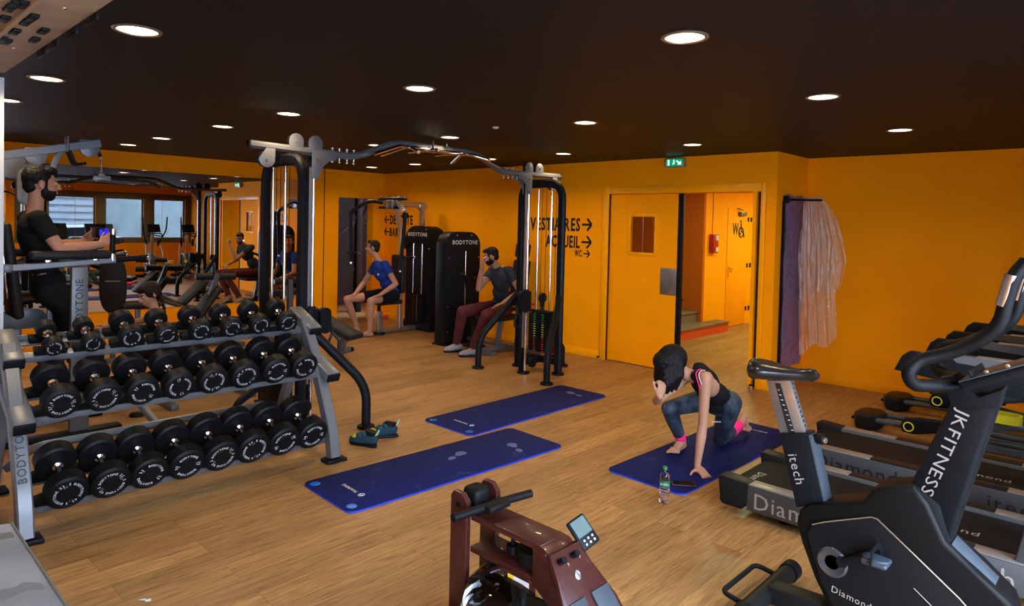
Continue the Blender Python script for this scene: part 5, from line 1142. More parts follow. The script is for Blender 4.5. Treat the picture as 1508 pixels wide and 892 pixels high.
# stabilisers
rs = pz(1172, 832, .07)
sx_ = 8.84
st_ = part('rear_stabiliser', MB().tube([(sx_, YB-.29, .06), (sx_, YB+.29, .06)], .042, n=20), M_darkgrey, bk)
for s in (-1, 1): part('end_cap', MB().tube([(sx_, YB+s*.235, .06), (sx_, YB+s*.30, .06)], .047, n=20), M_rubber, st_)
part('carry_handle', MB().tube([(sx_-.02, YB-.20, .07), (sx_-.13, YB-.20, .085), (sx_-.13, YB+.16, .085), (sx_-.02, YB+.16, .07)], .012, fil=.04, n=10), M_black, bk)
part('base_beam', MB().beam((sx_+.02, YB, .07), (9.22, YB, .09), .10, .08, .01), M_darkgrey, bk)
part('front_stabiliser', MB().tube([(9.86, YB-.27, .05), (9.86, YB+.27, .05)], .042, n=20).beam((9.6, YB, .08), (9.86, YB, .06), .09, .06), M_darkgrey, bk)
# ================================================================ water rower in the centre foreground
YW = -5.31
rw_ = thing('rowing_machine', 'dark mahogany water rowing machine with clear water tank and handle on top', 'rowing machine', (8.4, YW, 0))
M_mah = mat('mahogany', (.040, .0075, .006), rough=.36, var=.25, scale=18, coat=.15)
N, L = M_mah.node_tree.nodes, M_mah.node_tree.links
for nd in N:
    if nd.type == 'TEX_NOISE':
        mp = N.new('ShaderNodeMapping'); mp.inputs['Scale'].default_value = (.25, 2.2, 2.2)
        L.new([n2 for n2 in N if n2.type == 'TEX_COORD'][0].outputs['Object'], mp.inputs['Vector']); L.new(mp.outputs['Vector'], nd.inputs['Vector'])
def rp(x, y, Y): v = py(x, y, Y); return V((v.x, Y, v.z))
ZT = .60
xt = 8.075
for s in (-1, 1):
    Y = YW+s*.085
    poly = [(xt-.045, .03), (xt-.045, ZT+.03), (xt-.03, ZT+.05), (xt+.02, ZT+.05), (xt+.05, ZT+.02), (xt+.05, .03)]
    part('tower_post', MB().prism(poly[::-1], .026, side_m(Y+.013), bev=.003), M_mah, rw_)
part('pulley_block', MB().box(xt-.04, xt+.05, YW-.045, YW+.045, ZT-.06, ZT+.055, .022, 3).cyl((xt, YW-.10, ZT-.0), (xt, YW+.10, ZT-.0), .012), M_rubber, rw_)
xe = 8.50
part('top_board', MB().box(xt+.05, xe, YW-.072, YW+.072, ZT-.055, ZT-.03, .003), M_mah, rw_)
part('lower_board', MB().box(xt+.05, xe, YW-.072, YW+.072, ZT-.185, ZT-.160, .003), M_mah, rw_)
part('drive_wheels', MB().cyl((xt+.22, YW, ZT-.16), (xt+.22, YW, ZT-.055), .009).cyl((xt+.22, YW, ZT-.15), (xt+.22, YW, ZT-.12), .026).cyl((xt+.33, YW, ZT-.15), (xt+.33, YW, ZT-.105), .06, n=30).cyl((xt+.33, YW, ZT-.105), (xt+.33, YW, ZT-.095), .066, n=30), M_rubber, rw_)
part('belt', MB().box(xt+.04, xt+.34, YW+.05, YW+.055, ZT-.13, ZT-.085), M_black, rw_)
hz_ = ZT+.005
hdl = part('handle', MB().tube([(xt+.09, YW-.205, hz_), (xt+.10, YW-.08, hz_), (xt+.115, YW+.08, hz_), (xt+.135, YW+.195, hz_)], .017, n=16).box(xt+.09, xt+.15, YW-.06, YW+.06, hz_-.012, hz_+.014, .008), M_rubber, rw_)
# end block and foot board
dn = V((.62, 0, -.78)).normalized()
e0 = V((xe, YW, ZT-.045))
part('end_block', MB().prism([(xe-.03, ZT-.03), (xe+.02, ZT-.035), (xe+.05, ZT-.06), (xe+.05, ZT-.10), (xe-.0, ZT-.07), (xe-.03, ZT-.055)][::-1], .15, side_m(YW+.075), bev=.002), M_mah, rw_)
for s in (-1, 1):
    part('side_cheek', MB().prism([(xe-.03, ZT-.05), (xe+.03, ZT-.05), (xe+.27, ZT-.36), (xe+.27, .04), (xe+.20, .04), (xe+.16, ZT-.30), (xe-.03, ZT-.18)][::-1], .022, side_m(YW+s*.07+.011), bev=.002), M_mah, rw_)
Mfb = basis(V((xe+.04, YW, ZT-.055)), dn, (0, 1, 0))
def fb(poly, z0_, d_): return MB().prism(poly, d_, Mfb @ Matrix.Translation((0, 0, z0_)), bev=.003)
part('foot_board', fb([(0, -.085), (0, .085), (.08, .10), (.22, .145), (.40, .15), (.40, -.15), (.22, -.145), (.08, -.10)][::-1], 0, .02), M_mah, rw_)
for s in (-1, 1):
    fp_ = part('foot_plate', fb([(.17, s*.02), (.17, s*.12), (.36, s*.13), (.36, s*.03)][::s], .021, .008), mat('foot_plate_slate', (.03, .04, .05), rough=.5), rw_)
part('heel_strap', fb([(.33, -.15), (.33, .15), (.38, .15), (.38, -.15)][::-1], .03, .012), M_rubber, rw_)
part('badge', fb([(.10+.012*math.cos(a)*1.4, .0+.014*math.sin(a)) for a in [i*PI/8 for i in range(16)]], .0205, .002), M_alu, rw_)
for yq in (-.055, .02): part('clamp_knob', MB().cyl(Mfb @ V((.035, yq, .02)), Mfb @ V((.035, yq, .05)), .012), M_rubber, rw_)
mc_ = V((xe+.085, YW+.13, ZT+.02))-RT*.055+V((0, .03, -.045))
Mm = basis(mc_, (.30, .95, 0), (-.62, .20, .75))
mo_ = part('monitor', MB().obox((0, 0, 0), (.092, .118, .018), Mm @ Matrix.Rotation(R(18), 4, 'Z'), bev=.010, seg=3), M_black, rw_)
Mm2 = Mm @ Matrix.Rotation(R(18), 4, 'Z')
part('monitor_screen', MB().obox((0, .019, .0095), (.072, .064, .002), Mm2), mat('lcd_grey_green', (.08, .115, .11), rough=.3), mo_)
for i in range(3):
    for j in range(2): part('button', MB().ell(Mm2 @ V((-.022+.022*i, -.027-.016*j, .0095)), .0048, n=10, h=6), M_white, mo_)
part('monitor_arm', MB().tube([mc_+V((-.0, -.02, -.03)), V((xe+.03, YW+.05, ZT-.06))], .009), M_black, mo_)
# tank
tcx, tz = xt+.275, ZT-.36
part('tank', MB().lathe([(.0, .155), (.10, .155), (.17, .140), (.215, .10), (.235, .04), (.240, .0), (.235, -.05), (.21, -.11), (.16, -.15), (0, -.16)], (tcx, YW, tz), n=48), mat('tank_polycarbonate', (.93, .95, .97), rough=.02, trans=1, var=0, ior=1.3), rw_)
part('water', MB().lathe([(.0, .02), (.228, .02), (.230, .0), (.226, -.05), (.20, -.105), (.155, -.143), (0, -.152)], (tcx, YW, tz), n=48), mat('tank_water', (.75, .82, .84), rough=.0, trans=1, var=0, ior=1.12), rw_)
pdm = MB().cyl((tcx, YW, tz-.14), (tcx, YW, tz+.2), .014)
for k in range(3):
    a = k*2*PI/3+.5; pdm.obox((0, 0, 0), (.13, .008, .11), Matrix.Translation((tcx+.08*math.cos(a), YW+.08*math.sin(a), tz-.03)) @ Matrix.Rotation(a, 4, 'Z'), bev=.003)
part('paddle', pdm, M_steel, rw_)
lbp = MB().mat(0).box(xe-.16, xe-.13, YW-.0745, YW-.0725, ZT-.235, ZT-.19).mat(1).box(xe-.13, xe-.05, YW-.0745, YW-.0725, ZT-.235, ZT-.19).mat(2).prism([(xe-.157, ZT-.228), (xe-.133, ZT-.228), (xe-.145, ZT-.205)], .001, side_m(YW-.0742))
part('tank_bracket', MB().box(xe-.18, xe-.02, YW-.074, YW-.070, ZT-.24, ZT-.185, .002), M_mah, rw_)
part('warning_sticker', lbp, [mat('sticker_yellow', (.75, .55, .02)), M_white, M_blackp], rw_)
# base rails, wheel bracket, seat rail running towards +X
for s in (-1, 1): part('base_rail', MB().box(xt-.03, 9.75, YW+s*.13-.014, YW+s*.13+.014, .03, .085, .004), M_mah, rw_)
part('tank_cradle', MB().box(xt-.03, xe+.2, YW-.12, YW+.12, .035, .07, .004), M_mah, rw_)
part('seat', MB().box(9.2, 9.45, YW-.13, YW+.13, .12, .17, .025, 3), M_pad, rw_)
part('rear_foot', MB().box(9.68, 9.74, YW-.20, YW+.20, 0, .05, .01), M_rubber, rw_)
for s in (-1, 1):
    br_ = part('wheel_bracket', MB().box(xt-.14, xt-.03, YW+s*.14-.03, YW+s*.14+.03, .0505, .13, .01), M_rubber, rw_)
    part('wheel', MB().lathe([(.01, -.014), (.03, -.014), (.036, -.008), (.036, .008), (.03, .014), (.01, .014)], (xt-.13, YW+s*.19, .037), (0, 1, 0), n=24).mat(1).cyl((xt-.13, YW+s*.19-.016, .037), (xt-.13, YW+s*.19+.016, .037), .022), [M_rubber, M_white], br_)
# ================================================================ people
def skin(name, col): return mat(name, col, rough=.5, var=.05, scale=14, sub=.08, spec=.35)
def cloth(name, col, var=.15, scale=40, bump=.12): return mat(name, col, rough=.85, var=var, scale=scale, bump=bump, spec=.2)
def hairm(name, col):
    m = mat(name, col, rough=.55, var=.3, scale=30, spec=.2)
    N, L = m.node_tree.nodes, m.node_tree.links
    tc = [n for n in N if n.type == 'TEX_COORD'][0]; mp = N.new('ShaderNodeMapping'); mp.inputs['Scale'].default_value = (160, 160, 12)
    nz = N.new('ShaderNodeTexNoise'); nz.inputs['Scale'].default_value = 1; nz.inputs['Detail'].default_value = 3
    bp_ = N.new('ShaderNodeBump'); bp_.inputs['Strength'].default_value = .8; bp_.inputs['Distance'].default_value = .006
    L.new(tc.outputs['Object'], mp.inputs['Vector']); L.new(mp.outputs['Vector'], nz.inputs['Vector']); L.new(nz.outputs['Fac'], bp_.inputs['Height']); L.new(bp_.outputs['Normal'], N['Principled BSDF'].inputs['Normal'])
    return m
def fuse(name, mb, m, parent, vox=.005, sm=4, fac=.5, deci=None, wrinkle=None):
    """union of the overlapping volumes in mb as one continuous surface"""
    off = LOC[parent.name]
    me = bpy.data.meshes.new(name); me.from_pydata([v-off for v in mb.v], [], mb.f)
    b = bmesh.new(); b.from_mesh(me); bmesh.ops.recalc_face_normals(b, faces=b.faces); b.to_mesh(me); b.free()
    t = bpy.data.objects.new('t', me); COL.objects.link(t)
    r = t.modifiers.new('r', 'REMESH'); r.mode = 'VOXEL'; r.voxel_size = vox
    s = t.modifiers.new('s', 'SMOOTH'); s.iterations = sm; s.factor = fac
    if wrinkle:
        tx = bpy.data.textures.new('w', 'CLOUDS'); tx.noise_scale = wrinkle[1]; d = t.modifiers.new('d', 'DISPLACE'); d.texture = tx; d.strength = wrinkle[0]; d.mid_level = .5
    if deci: d = t.modifiers.new('c', 'DECIMATE'); d.ratio = deci
    dg = bpy.context.evaluated_depsgraph_get(); dg.update()
    out = bpy.data.meshes.new_from_object(t.evaluated_get(dg))
    bpy.data.objects.remove(t)
    out.name = name; out.materials.clear(); out.materials.append(m)
    out.polygons.foreach_set('use_smooth', [True]*len(out.polygons))
    out.polygons.foreach_set('material_index', [0]*len(out.polygons)); out.update()
    o = bpy.data.objects.new(name, out); COL.objects.link(o); o.parent = parent; LOC[o.name] = off
    return o
def frame3(f, u):
    f = V(f).normalized(); r = f.cross(V(u)).normalized(); u = r.cross(f)
    return r, f, u
def m3(r, f, u): return Matrix(((r.x, f.x, u.x), (r.y, f.y, u.y), (r.z, f.z, u.z)))
def head(mb, c, f, u, k=1.0, beard=False):
    r, f, u = frame3(f, u); m = m3(r, f, u); c = V(c)
    def E(a, b_, d, rad): mb.ell(c+(r*a+f*b_+u*d)*k, tuple(x*k for x in rad), m, n=20, h=14)
    E(0, -.012, .030, (.073, .092, .088)); E(0, .030, -.020, (.058, .064, .086)); E(0, .048, -.078, (.036, .032, .028)); E(0, .018, -.062, (.050, .052, .040))
    E(0, .078, .028, (.046, .016, .012)); E(.036, .060, -.022, (.022, .02, .02)); E(-.036, .060, -.022, (.022, .02, .02))
    mb.cap(c+(f*.088+u*.018)*k, c+(f*.108+u*-.018)*k, .0085*k, .0125*k, n=10); E(.010, .098, -.022, (.009, .010, .008)); E(-.010, .098, -.022, (.009, .010, .008))
    E(0, .088, -.046, (.024, .010, .006)); E(0, .086, -.057, (.020, .011, .007))
    for s in (1, -1):
        E(s*.076, -.008, .0, (.009, .020, .030)); E(s*.073, -.004, -.022, (.007, .010, .012)); E(s*.030, .072, .012, (.015, .013, .010))
    return r, f, u
def face_parts(par, c, f, u, k=1.0, hair=None):
    r, f, u = frame3(f, u); m = m3(r, f, u); c = V(c)
    M_eye_w = FACE['w']; M_iris = FACE['i']
    for s in (1, -1):
        e = part('eye', MB().ell(c+(r*s*.030+f*.0815+u*.013)*k, (.0115*k, .006*k, .0055*k), m, n=12, h=8), M_eye_w, par)
        part('iris', MB().ell(c+(r*s*.030+f*.0855+u*.013)*k, (.005*k, .003*k, .005*k), m, n=10, h=6), M_iris, e)
        part('eyebrow', MB().tube([c+(r*s*.013+f*.094+u*.031)*k, c+(r*s*.032+f*.090+u*.036)*k, c+(r*s*.050+f*.074+u*.030)*k], .0042*k, n=8), hair or M_iris, par)
    part('lips', MB().ell(c+(f*.0925+u*-.0465)*k, (.020*k, .007*k, .0035*k), m, n=14, h=8).ell(c+(f*.0915+u*-.055)*k, (.017*k, .008*k, .0042*k), m, n=14, h=8), FACE['l'], par)
FACE = {'w': mat('eye_white', (.55, .52, .5), rough=.2), 'i': mat('dark_iris', (.01, .006, .004), rough=.2), 'l': mat('lip', (.28, .085, .07), rough=.45)}
def hand(mb, wr, d, n, t, k=1.0, curl=(.35, .4, .3), spread=.06, thumb=(.6, .75, .15), tcurl=.3):
    """wr wrist, d towards the finger tips, n palm normal (where the palm faces), t towards the thumb side"""
    d = V(d).normalized(); n = V(n); n = (n-d*n.dot(d)).normalized(); t0 = V(t); t = (t0-d*t0.dot(d)-n*t0.dot(n)).normalized(); wr = V(wr)
    m = Matrix(((t.x, d.x, n.x), (t.y, d.y, n.y), (t.z, d.z, n.z)))
    mb.ell(wr+d*.048*k, (.041*k, .052*k, .0155*k), m, n=16, h=10); mb.ell(wr+d*.075*k, (.040*k, .024*k, .013*k), m, n=16, h=10); mb.ell(wr+(d*.035+t*.024+n*.008)*k, (.018*k, .032*k, .014*k), m)
    for i, (L_, o) in enumerate(((.070, .029), (.080, .0098), (.074, -.0098), (.058, -.028))):
        p = wr+(d*(.088-.004*abs(i-1.2))+t*o)*k; a = 0; dirv = (d+t*spread*(1.5-i)).normalized()
        rr = (.0088, .0088, .0085, .0076)[i]*k
        for s, (fr_, cu) in enumerate(zip((.42, .32, .26), curl)):
            a += cu; q = p+(dirv*math.cos(a)+n*math.sin(a))*L_*fr_*k
            mb.cap(p, q, rr*(1-.06*s), rr*(.94-.08*s), n=10); p = q
    p = wr+(d*.028+t*.030+n*.006)*k; td = (d*thumb[0]+t*thumb[1]+n*thumb[2]).normalized()
    q = p+td*.036*k; mb.cap(p, q, .0125*k, .0105*k, n=10); td2 = (td+d*tcurl+n*tcurl*.3).normalized(); q2 = q+td2*.030*k; mb.cap(q, q2, .0105*k, .0088*k, n=10)
    q3 = q2+(td2+d*.2).normalized()*.018*k; mb.cap(q2, q3, .0088*k, .0075*k, n=10)
def foot(mb, an, f, k=1.0, toes=True, down=0):
    """ankle joint an, f horizontal toe direction"""
    f = V(f).normalized(); r = f.cross(V((0, 0, 1))).normalized(); u = r.cross(f); an = V(an)
    mb.ell(an-f*.025*k-u*.040*k, (.030*k, .034*k, .030*k)); mb.cap(an-u*.005*k, an+f*.08*k-u*.035*k, .036*k, .030*k)
    mb.cap(an-f*.02*k-u*.045*k, an+(f*.12-u*.048)*k, .027*k, .022*k); mb.cap(an+(f*.12-u*.046+r*.018)*k, an+(f*.12-u*.046-r*.022)*k, .022*k, .020*k)
    if toes:
        for i in range(5):
            o = .032-.017*i; b_ = an+(f*(.135-.004*i)-u*.052+r*o*1)*k; mb.cap(b_, b_+f*(.040-.005*i)*k, (.0125 if i == 0 else .009)*k, (.0125 if i == 0 else .008)*k, n=10)
def limb(mb, a, b, c, r):   # two segments with muscle
    a, b, c = V(a), V(b), V(c)
    mb.cap(a, a.lerp(b, .35), r[0], r[1]); mb.cap(a.lerp(b, .35), b, r[1], r[2]); mb.cap(b, b.lerp(c, .3), r[2], r[3]); mb.cap(b.lerp(c, .3), c, r[3], r[4])
def clip_cone(mb, a, b, r1, r2, n=24): mb.cyl(a, b, r1, r2, n)
def nail_dummy(): pass

def torso(mb, pel, che, shl, shr, hpl, hpr, g=0.0, female=False):
    pel, che, shl, shr, hpl, hpr = map(V, (pel, che, shl, shr, hpl, hpr))
    up = (che-pel).normalized(); rs = (shr-shl).normalized(); rp_ = (hpr-hpl).normalized()
    fs = up.cross(rs).normalized()*1; ms = m3((rs-up*rs.dot(up)).normalized(), -fs, up) ; mp_ = m3((rp_-up*rp_.dot(up)).normalized(), up.cross(rp_).normalized(), up)
    w = (shl-shr).length*.5; wh = (hpl-hpr).length*.5
    a = .88 if female else 1
    mb.ell(pel, (wh+.070+g, .105+g, .10+g), mp_, n=24, h=14)
    mb.ell(pel.lerp(che, .42), (wh+.048*a+g, .092*a+g, .13+g), mp_, n=24, h=14)
    mb.ell(che-up*.02, ((w-.015)*a+g, .112*a+g, .17+g), ms, n=24, h=14)
    mb.ell(che+up*.07, ((w+.00)*a+g, .090*a+g, .10+g), ms, n=24, h=14)
    mb.cap(shl, shr, .048*a+g, .048*a+g, n=16)
    return up, ms

# ---------------------------------------------------------------- 1. woman lunging on the mat
SK1 = skin('skin_woman', (.42, .215, .135)); HR1 = hairm('black_hair', (.0035, .003, .0035))
w1 = thing('person', 'dark haired woman in black tank top and patterned leggings lunging on the blue mat', 'person', (7.6, -2.4, .015))
D = 4.86
hd = at(990, 537, 4.84)
neck = at(1018, 556, 4.92); che = at(1040, 578, 5.02); pel = at(1059, 590, 5.25)
sn = at(1039, 556, 4.80); sf = at(1022, 547, 5.10)                    # near (her left) and far shoulder
che = (sn+sf)/2 + (pel-(sn+sf)/2)*.22
fax = (pel-che); fax.z = 0; fax.normalize(); sidev = V((-fax.y, fax.x, 0))
if (sn-sf).dot(sidev) < 0: sidev = -sidev
hn = pel+sidev*.085; hf = pel-sidev*.085
elN = at(1035, 624, 4.82); wrN = V((7.79, -2.86, .06))
elF = at(967, 590, 4.84); wrF = at(973, 578, 4.74)
wrF = at(972, 584, 4.62)
# her far (image left) leg is forward, near leg kneels
kF = at(985, 601, 5.10); anF = at(1004, 655, 5.20); anF = V((7.46, -2.50, .085))
kN = V((7.62, -2.17, .07)); anN = pz(1091, 624, .12)
b = MB()
torso(b, pel, che, sn-sidev*.02, sf+sidev*.02, hn, hf, -.004, True)
b.cap(che+(neck-che)*.5, hd+(neck-hd)*.45, .048, .045)
hf_ = V((-.55, -.62, -.62)).normalized()
hr_, hff, huu = head(b, hd, hf_, V((-.3, -.4, .85)), 1.02)
limb(b, sn, elN, wrN, (.043, .040, .033, .036, .022)); limb(b, sf, elF, wrF, (.042, .038, .032, .034, .022))
b.cap(che+(sn-che)*.8, sn, .05, .045); 
hand(b, wrN, V((.30, -.12, -.14)), V((0, 0, -1)), V((-.3, -1, 0)), .98, curl=(.05, .05, .05), spread=.14, thumb=(.25, 1.0, 0))
hand(b, wrF, V((.10, .10, .9)), V((-.75, .25, .1)), V((.3, -.9, 0)), .95, curl=(.9, 1.1, .8), spread=.03, thumb=(.8, .35, .5), tcurl=.5)
limb(b, hf, kF, anF, (.082, .072, .050, .050, .030)); limb(b, hn, kN, anN, (.085, .076, .052, .052, .032))
foot(b, anF, V((.10, -1, 0)), 1.02)
# rear foot, toes tucked on the mat with heel up
b.cap(anN, anN+V((-.02, .10, .05)), .033, .026); b.cap(anN+V((-.02, .10, .05)), anN+V((.0, .12, -.04)), .026, .018); b.cap(anN+V((.02, .12, -.055)), anN+V((-.04, .12, -.055)), .02, .018)
for i in range(5): q = anN+V((.03-.017*i, .12, -.06)); b.cap(q, q+V((0, -.03, -.012)), .010, .009, n=8)
body = fuse('body', b, SK1, w1)
# clothes
b = MB(); g = .014
torso(b, pel, che, sn-sidev*.065, sf+sidev*.065, hn, hf, g-.012, True)
tank = fuse('tank_top', b, cloth('black_tank', (.006, .006, .008)), w1, .006, 3, wrinkle=(.006, .06))
M_leg = bpy.data.materials.new('leggings_pattern'); M_leg.use_nodes = True
N, L = M_leg.node_tree.nodes, M_leg.node_tree.links
tc = N.new('ShaderNodeTexCoord'); nz = N.new('ShaderNodeTexNoise'); nz.inputs['Scale'].default_value = 14; nz.inputs['Detail'].default_value = 6; nz.inputs['Roughness'].default_value = .7
rp_ = N.new('ShaderNodeValToRGB'); rp_.color_ramp.elements[0].position = .42; rp_.color_ramp.elements[0].color = (.006, .010, .020, 1); rp_.color_ramp.elements[1].position = .66; rp_.color_ramp.elements[1].color = (.035, .065, .10, 1)
L.new(tc.outputs['Object'], nz.inputs['Vector']); L.new(nz.outputs['Fac'], rp_.inputs['Fac']); L.new(rp_.outputs['Color'], N['Principled BSDF'].inputs['Base Color']); N['Principled BSDF'].inputs['Roughness'].default_value = .7
b = MB()
up_t = (che-pel).normalized(); mpv = m3(sidev, up_t.cross(sidev).normalized(), up_t)
b.ell(pel-up_t*.02, (.165, .112, .10), mpv, n=24, h=14)
def leg_cloth(b, h, k, a, r, t1): 
    k, a, h = V(k), V(a), V(h); e = k.lerp(a, t1)
    b.cap(h, h.lerp(k, .35), r[0], r[1]); b.cap(h.lerp(k, .35), k, r[1], r[2]); b.cap(k, k.lerp(a, .3), r[2], r[3]); b.cyl(k.lerp(a, .3), e, r[3], r[3]+(r[4]-r[3])*(t1-.3)/.7, 20)
leg_cloth(b, hf, kF, anF, (.090, .080, .058, .058, .038), .80); leg_cloth(b, hn, kN, anN, (.093, .084, .060, .060, .040), .50)
lg = fuse('leggings', b, M_leg, w1, .006, 3)
M_pink = cloth('neon_pink', (.95, .03, .20), var=.05)
b = MB(); b.cyl(kF.lerp(anF, .80), kF.lerp(anF, .97), .045, .040); fuse('pink_cuff', b, M_pink, w1, .004, 2)
b = MB(); b.cyl(kN.lerp(anN, .50), kN.lerp(anN, .94), .056, .041); fuse('pink_cuff', b, M_pink, w1, .004, 2)
for a, c_, rr in ((0, 0, 0),):
    st1 = [sf+sidev*.07+V((0, 0, .045)), che+V((-.05, -.07, .10)), sn-sidev*.06+V((0, 0, .050))]
    part('pink_piping', MB().tube([sn-sidev*.055+fax*.05+V((0, 0, .045)), sn-sidev*.05+V((0, 0, .052)), sn-sidev*.055-fax*.05+V((0, 0, .03)), sn-sidev*.03-fax*.055+V((0, 0, -.03)), sn-sidev*.03-fax*.02+V((0, 0, -.09))], .004, fil=.03, n=6), M_pink, w1)
    part('white_piping', MB().tube([sn-sidev*.035+fax*.07+V((0, 0, .035)), sn-sidev*.032+V((0, 0, .052)), sn-sidev*.035-fax*.05+V((0, 0, .025)), sn-sidev*.01-fax*.05+V((0, 0, -.03)), sn-sidev*.01-fax*.01+V((0, 0, -.085)), sn-sidev*.0+fax*.05+V((0, 0, -.06))], .003, fil=.03, n=6), M_white, w1)
# hair: cap plus hanging bob
b = MB(); mh = m3(hr_, hff, huu)
def HE(b, c, k, a, bb, d, rad, m): b.ell(c+(m.col[0]*a+m.col[1]*bb+m.col[2]*d)*k, tuple(x*k for x in rad), m, n=18, h=12)
HE(b, hd, 1.06, 0, -.02, .035, (.092, .108, .100), mh); HE(b, hd, 1.06, 0, .035, .065, (.078, .070, .060), mh)
dn = V((0, 0, -1))
for s in (1, -1):
    for j, fo in enumerate((-.04, .0, .04, .07)):
        p0 = hd+hr_*s*.066+hff*fo+huu*.02; p1 = hd+hr_*s*.090+hff*(fo+.015)+dn*.06; p2 = hd+hr_*s*(.07)+hff*(fo+.03)+dn*(.165-.012*j)
        b.cap(p0, p1, .040, .036, n=12); b.cap(p1, p2, .036, .010, n=12)
for a_ in (-.04, 0, .04):
    p0 = hd+hff*.075+huu*.055+hr_*a_; b.cap(hd+huu*.09+hr_*a_, p0, .03, .026, n=12); b.cap(p0, hd+hff*.10+hr_*a_*1.2+dn*.06, .026, .020, n=12); b.cap(hd+hff*.10+hr_*a_*1.2+dn*.06, hd+hff*.10+hr_*a_*1.4+dn*.15, .020, .008, n=12)
fuse('hair', b, HR1, w1, .005, 3, wrinkle=(.010, .02))
face_parts(body, hd, hff, huu, 1.02, HR1)
lgp = kN.lerp(hn, .5)
part('leggings_logo', MB().text('DOMYOS', basis(at(1048, 622, (lgp-C).dot(FW)-.098), RT, UP), .016, depth=.001), M_white, w1)

# ---------------------------------------------------------------- seated helper
def seated(nm_label, loc, pel, che, head_c, f, shw, hipw, kn, an, toe, el, wr, hands, skn, hm, garments, shoes=None, beard=False, k=1.0, hair_long=False, eyes_u=(0, 0, 1), facef=None):
    t = thing('person', nm_label, 'person', loc)
    f = V(f).normalized(); r = f.cross(V((0, 0, 1))).normalized()
    pel, che, head_c = V(pel), V(che), V(head_c)
    shr, shl = che+V((0, 0, .115))+r*shw, che+V((0, 0, .115))-r*shw
    hr2, hl2 = pel+r*hipw, pel-r*hipw
    b = MB(); torso(b, pel, che, shl, shr, hl2, hr2, -.008)
    b.cap(che+V((0, 0, .10)), head_c-V((0, 0, .06))-f*.015, .055, .050)
    b.cap(che+V((0, 0, .13))-r*.06, che+V((0, 0, .13))+r*.06, .05, .05)
    ff = V(facef or f).normalized(); hr_, hff, huu = head(b, head_c, ff, V(eyes_u), k)
    sh = {1: shr, -1: shl}; hp = {1: hr2, -1: hl2}
    for s in (1, -1):
        limb(b, sh[s], el[s], wr[s], (.054, .050, .040, .043, .027)); hd_ = hands[s]; hand(b, wr[s], *hd_[:3], 1.0, **hd_[3])
        limb(b, hp[s], kn[s], an[s], (.088, .080, .056, .056, .036)); foot(b, an[s], toe[s], 1.0, toes=shoes is None)
    body = fuse('body', b, skn, t)
    # hair
    b = MB(); mh = m3(hr_, hff, huu)
    HE(b, head_c, k, 0, -.026, .046, (.0795, .091, .083), mh); HE(b, head_c, k, 0, .042, .092, (.056, .046, .030), mh); HE(b, head_c, k, 0, -.062, -.005, (.064, .046, .060), mh)
    for s in (1, -1): HE(b, head_c, k, s*.066, .014, .028, (.010, .016, .034), mh)
    fuse('hair', b, hm, t, .005, 2, wrinkle=(.008, .025))
    if beard:
        b = MB(); HE(b, head_c, k, 0, .018, -.063, (.053, .055, .043), mh); HE(b, head_c, k, 0, .048, -.079, (.039, .035, .031), mh); HE(b, head_c, k, 0, .030, -.046, (.0580, .0630, .056), mh)
        for s in (1, -1): HE(b, head_c, k, s*.054, .016, -.034, (.009, .018, .036), mh)
        HE(b, head_c, k, 0, .083, -.037, (.026, .011, .0045), mh)
        fuse('beard', b, hm, t, .004, 2)
    face_parts(body, head_c, hff, huu, k, hm)
    top, bot, sleeve, cut = garments[:4]
    b = MB(); torso(b, pel+V((0, 0, .03)), che, shl+r*.01, shr-r*.01, hl2, hr2, .008)
    for s in (1, -1): b.ell(sh[s], .066); e_ = V(sh[s]).lerp(V(el[s]), sleeve); b.cyl(sh[s], e_, .066, .060)
    shirt = fuse('shirt', b, top, t, .006, 2, wrinkle=(.012, .09))
    b = MB(); b.ell(pel, (hipw+.088, .118, .105), m3(r, f, V((0, 0, 1))), n=24, h=14)
    for s in (1, -1):
        if cut <= 1: e_ = V(hp[s]).lerp(V(kn[s]), cut); b.ell(hp[s], .102); b.cyl(hp[s], e_, .104, .092)
        else:
            b.cap(hp[s], kn[s], .102, .074); b.cyl(kn[s], V(kn[s]).lerp(V(an[s]), .9), .072, .056); b.ell(kn[s], .074)
    fuse('shorts' if cut <= 1 else 'trousers', b, bot, t, .006, 2, wrinkle=(.014, .08))
    if shoes:
        for s in (1, -1):
            fd = V(toe[s]).normalized(); rr = fd.cross(V((0, 0, 1))).normalized(); a_ = V(an[s])
            Ms = basis((a_.x, a_.y, 0), fd, -rr if fd.cross(-rr).z > 0 else rr)
            sole = [(-.08, -.032), (-.08, .032), (-.03, .038), (.07, .046), (.14, .042), (.175, .01), (.175, -.015), (.14, -.042), (.07, -.042), (-.03, -.036)]
            sh_o = part('shoe', MB().ring_sweep([Ms @ V((x, 0, z)) for x, z in ((-.075, .060), (-.05, .072), (.0, .074), (.05, .060), (.10, .046), (.15, .038), (.172, .034))], [(.048*math.cos(q), .050*math.sin(q)) for q in [i*PI/10 for i in range(20)]], radii=[.6, .9, .95, .88, .82, .62, .25], up=(0, 0, 1)), shoes[0], t)
            part('shoe_sole', MB().prism(sole[::-1], .026, Ms, bev=.006), shoes[1], sh_o)
            for i in range(3): part('shoe_lace', MB().tube([Ms @ V((.045+i*.028, -.028, .078-i*.013)), Ms @ V((.045+i*.028, 0, .096-i*.014)), Ms @ V((.045+i*.028, .028, .078-i*.013))], .0035, n=6), shoes[2], sh_o)
    return t, body, shirt
# ---------------------------------------------------------------- 2. man in blue, pec fly seat (faces -Y)
SK2 = skin('skin_man', (.40, .19, .115)); HB = hairm('brown_hair', (.012, .007, .005)); HK = hairm('black_short_hair', (.004, .003, .003))
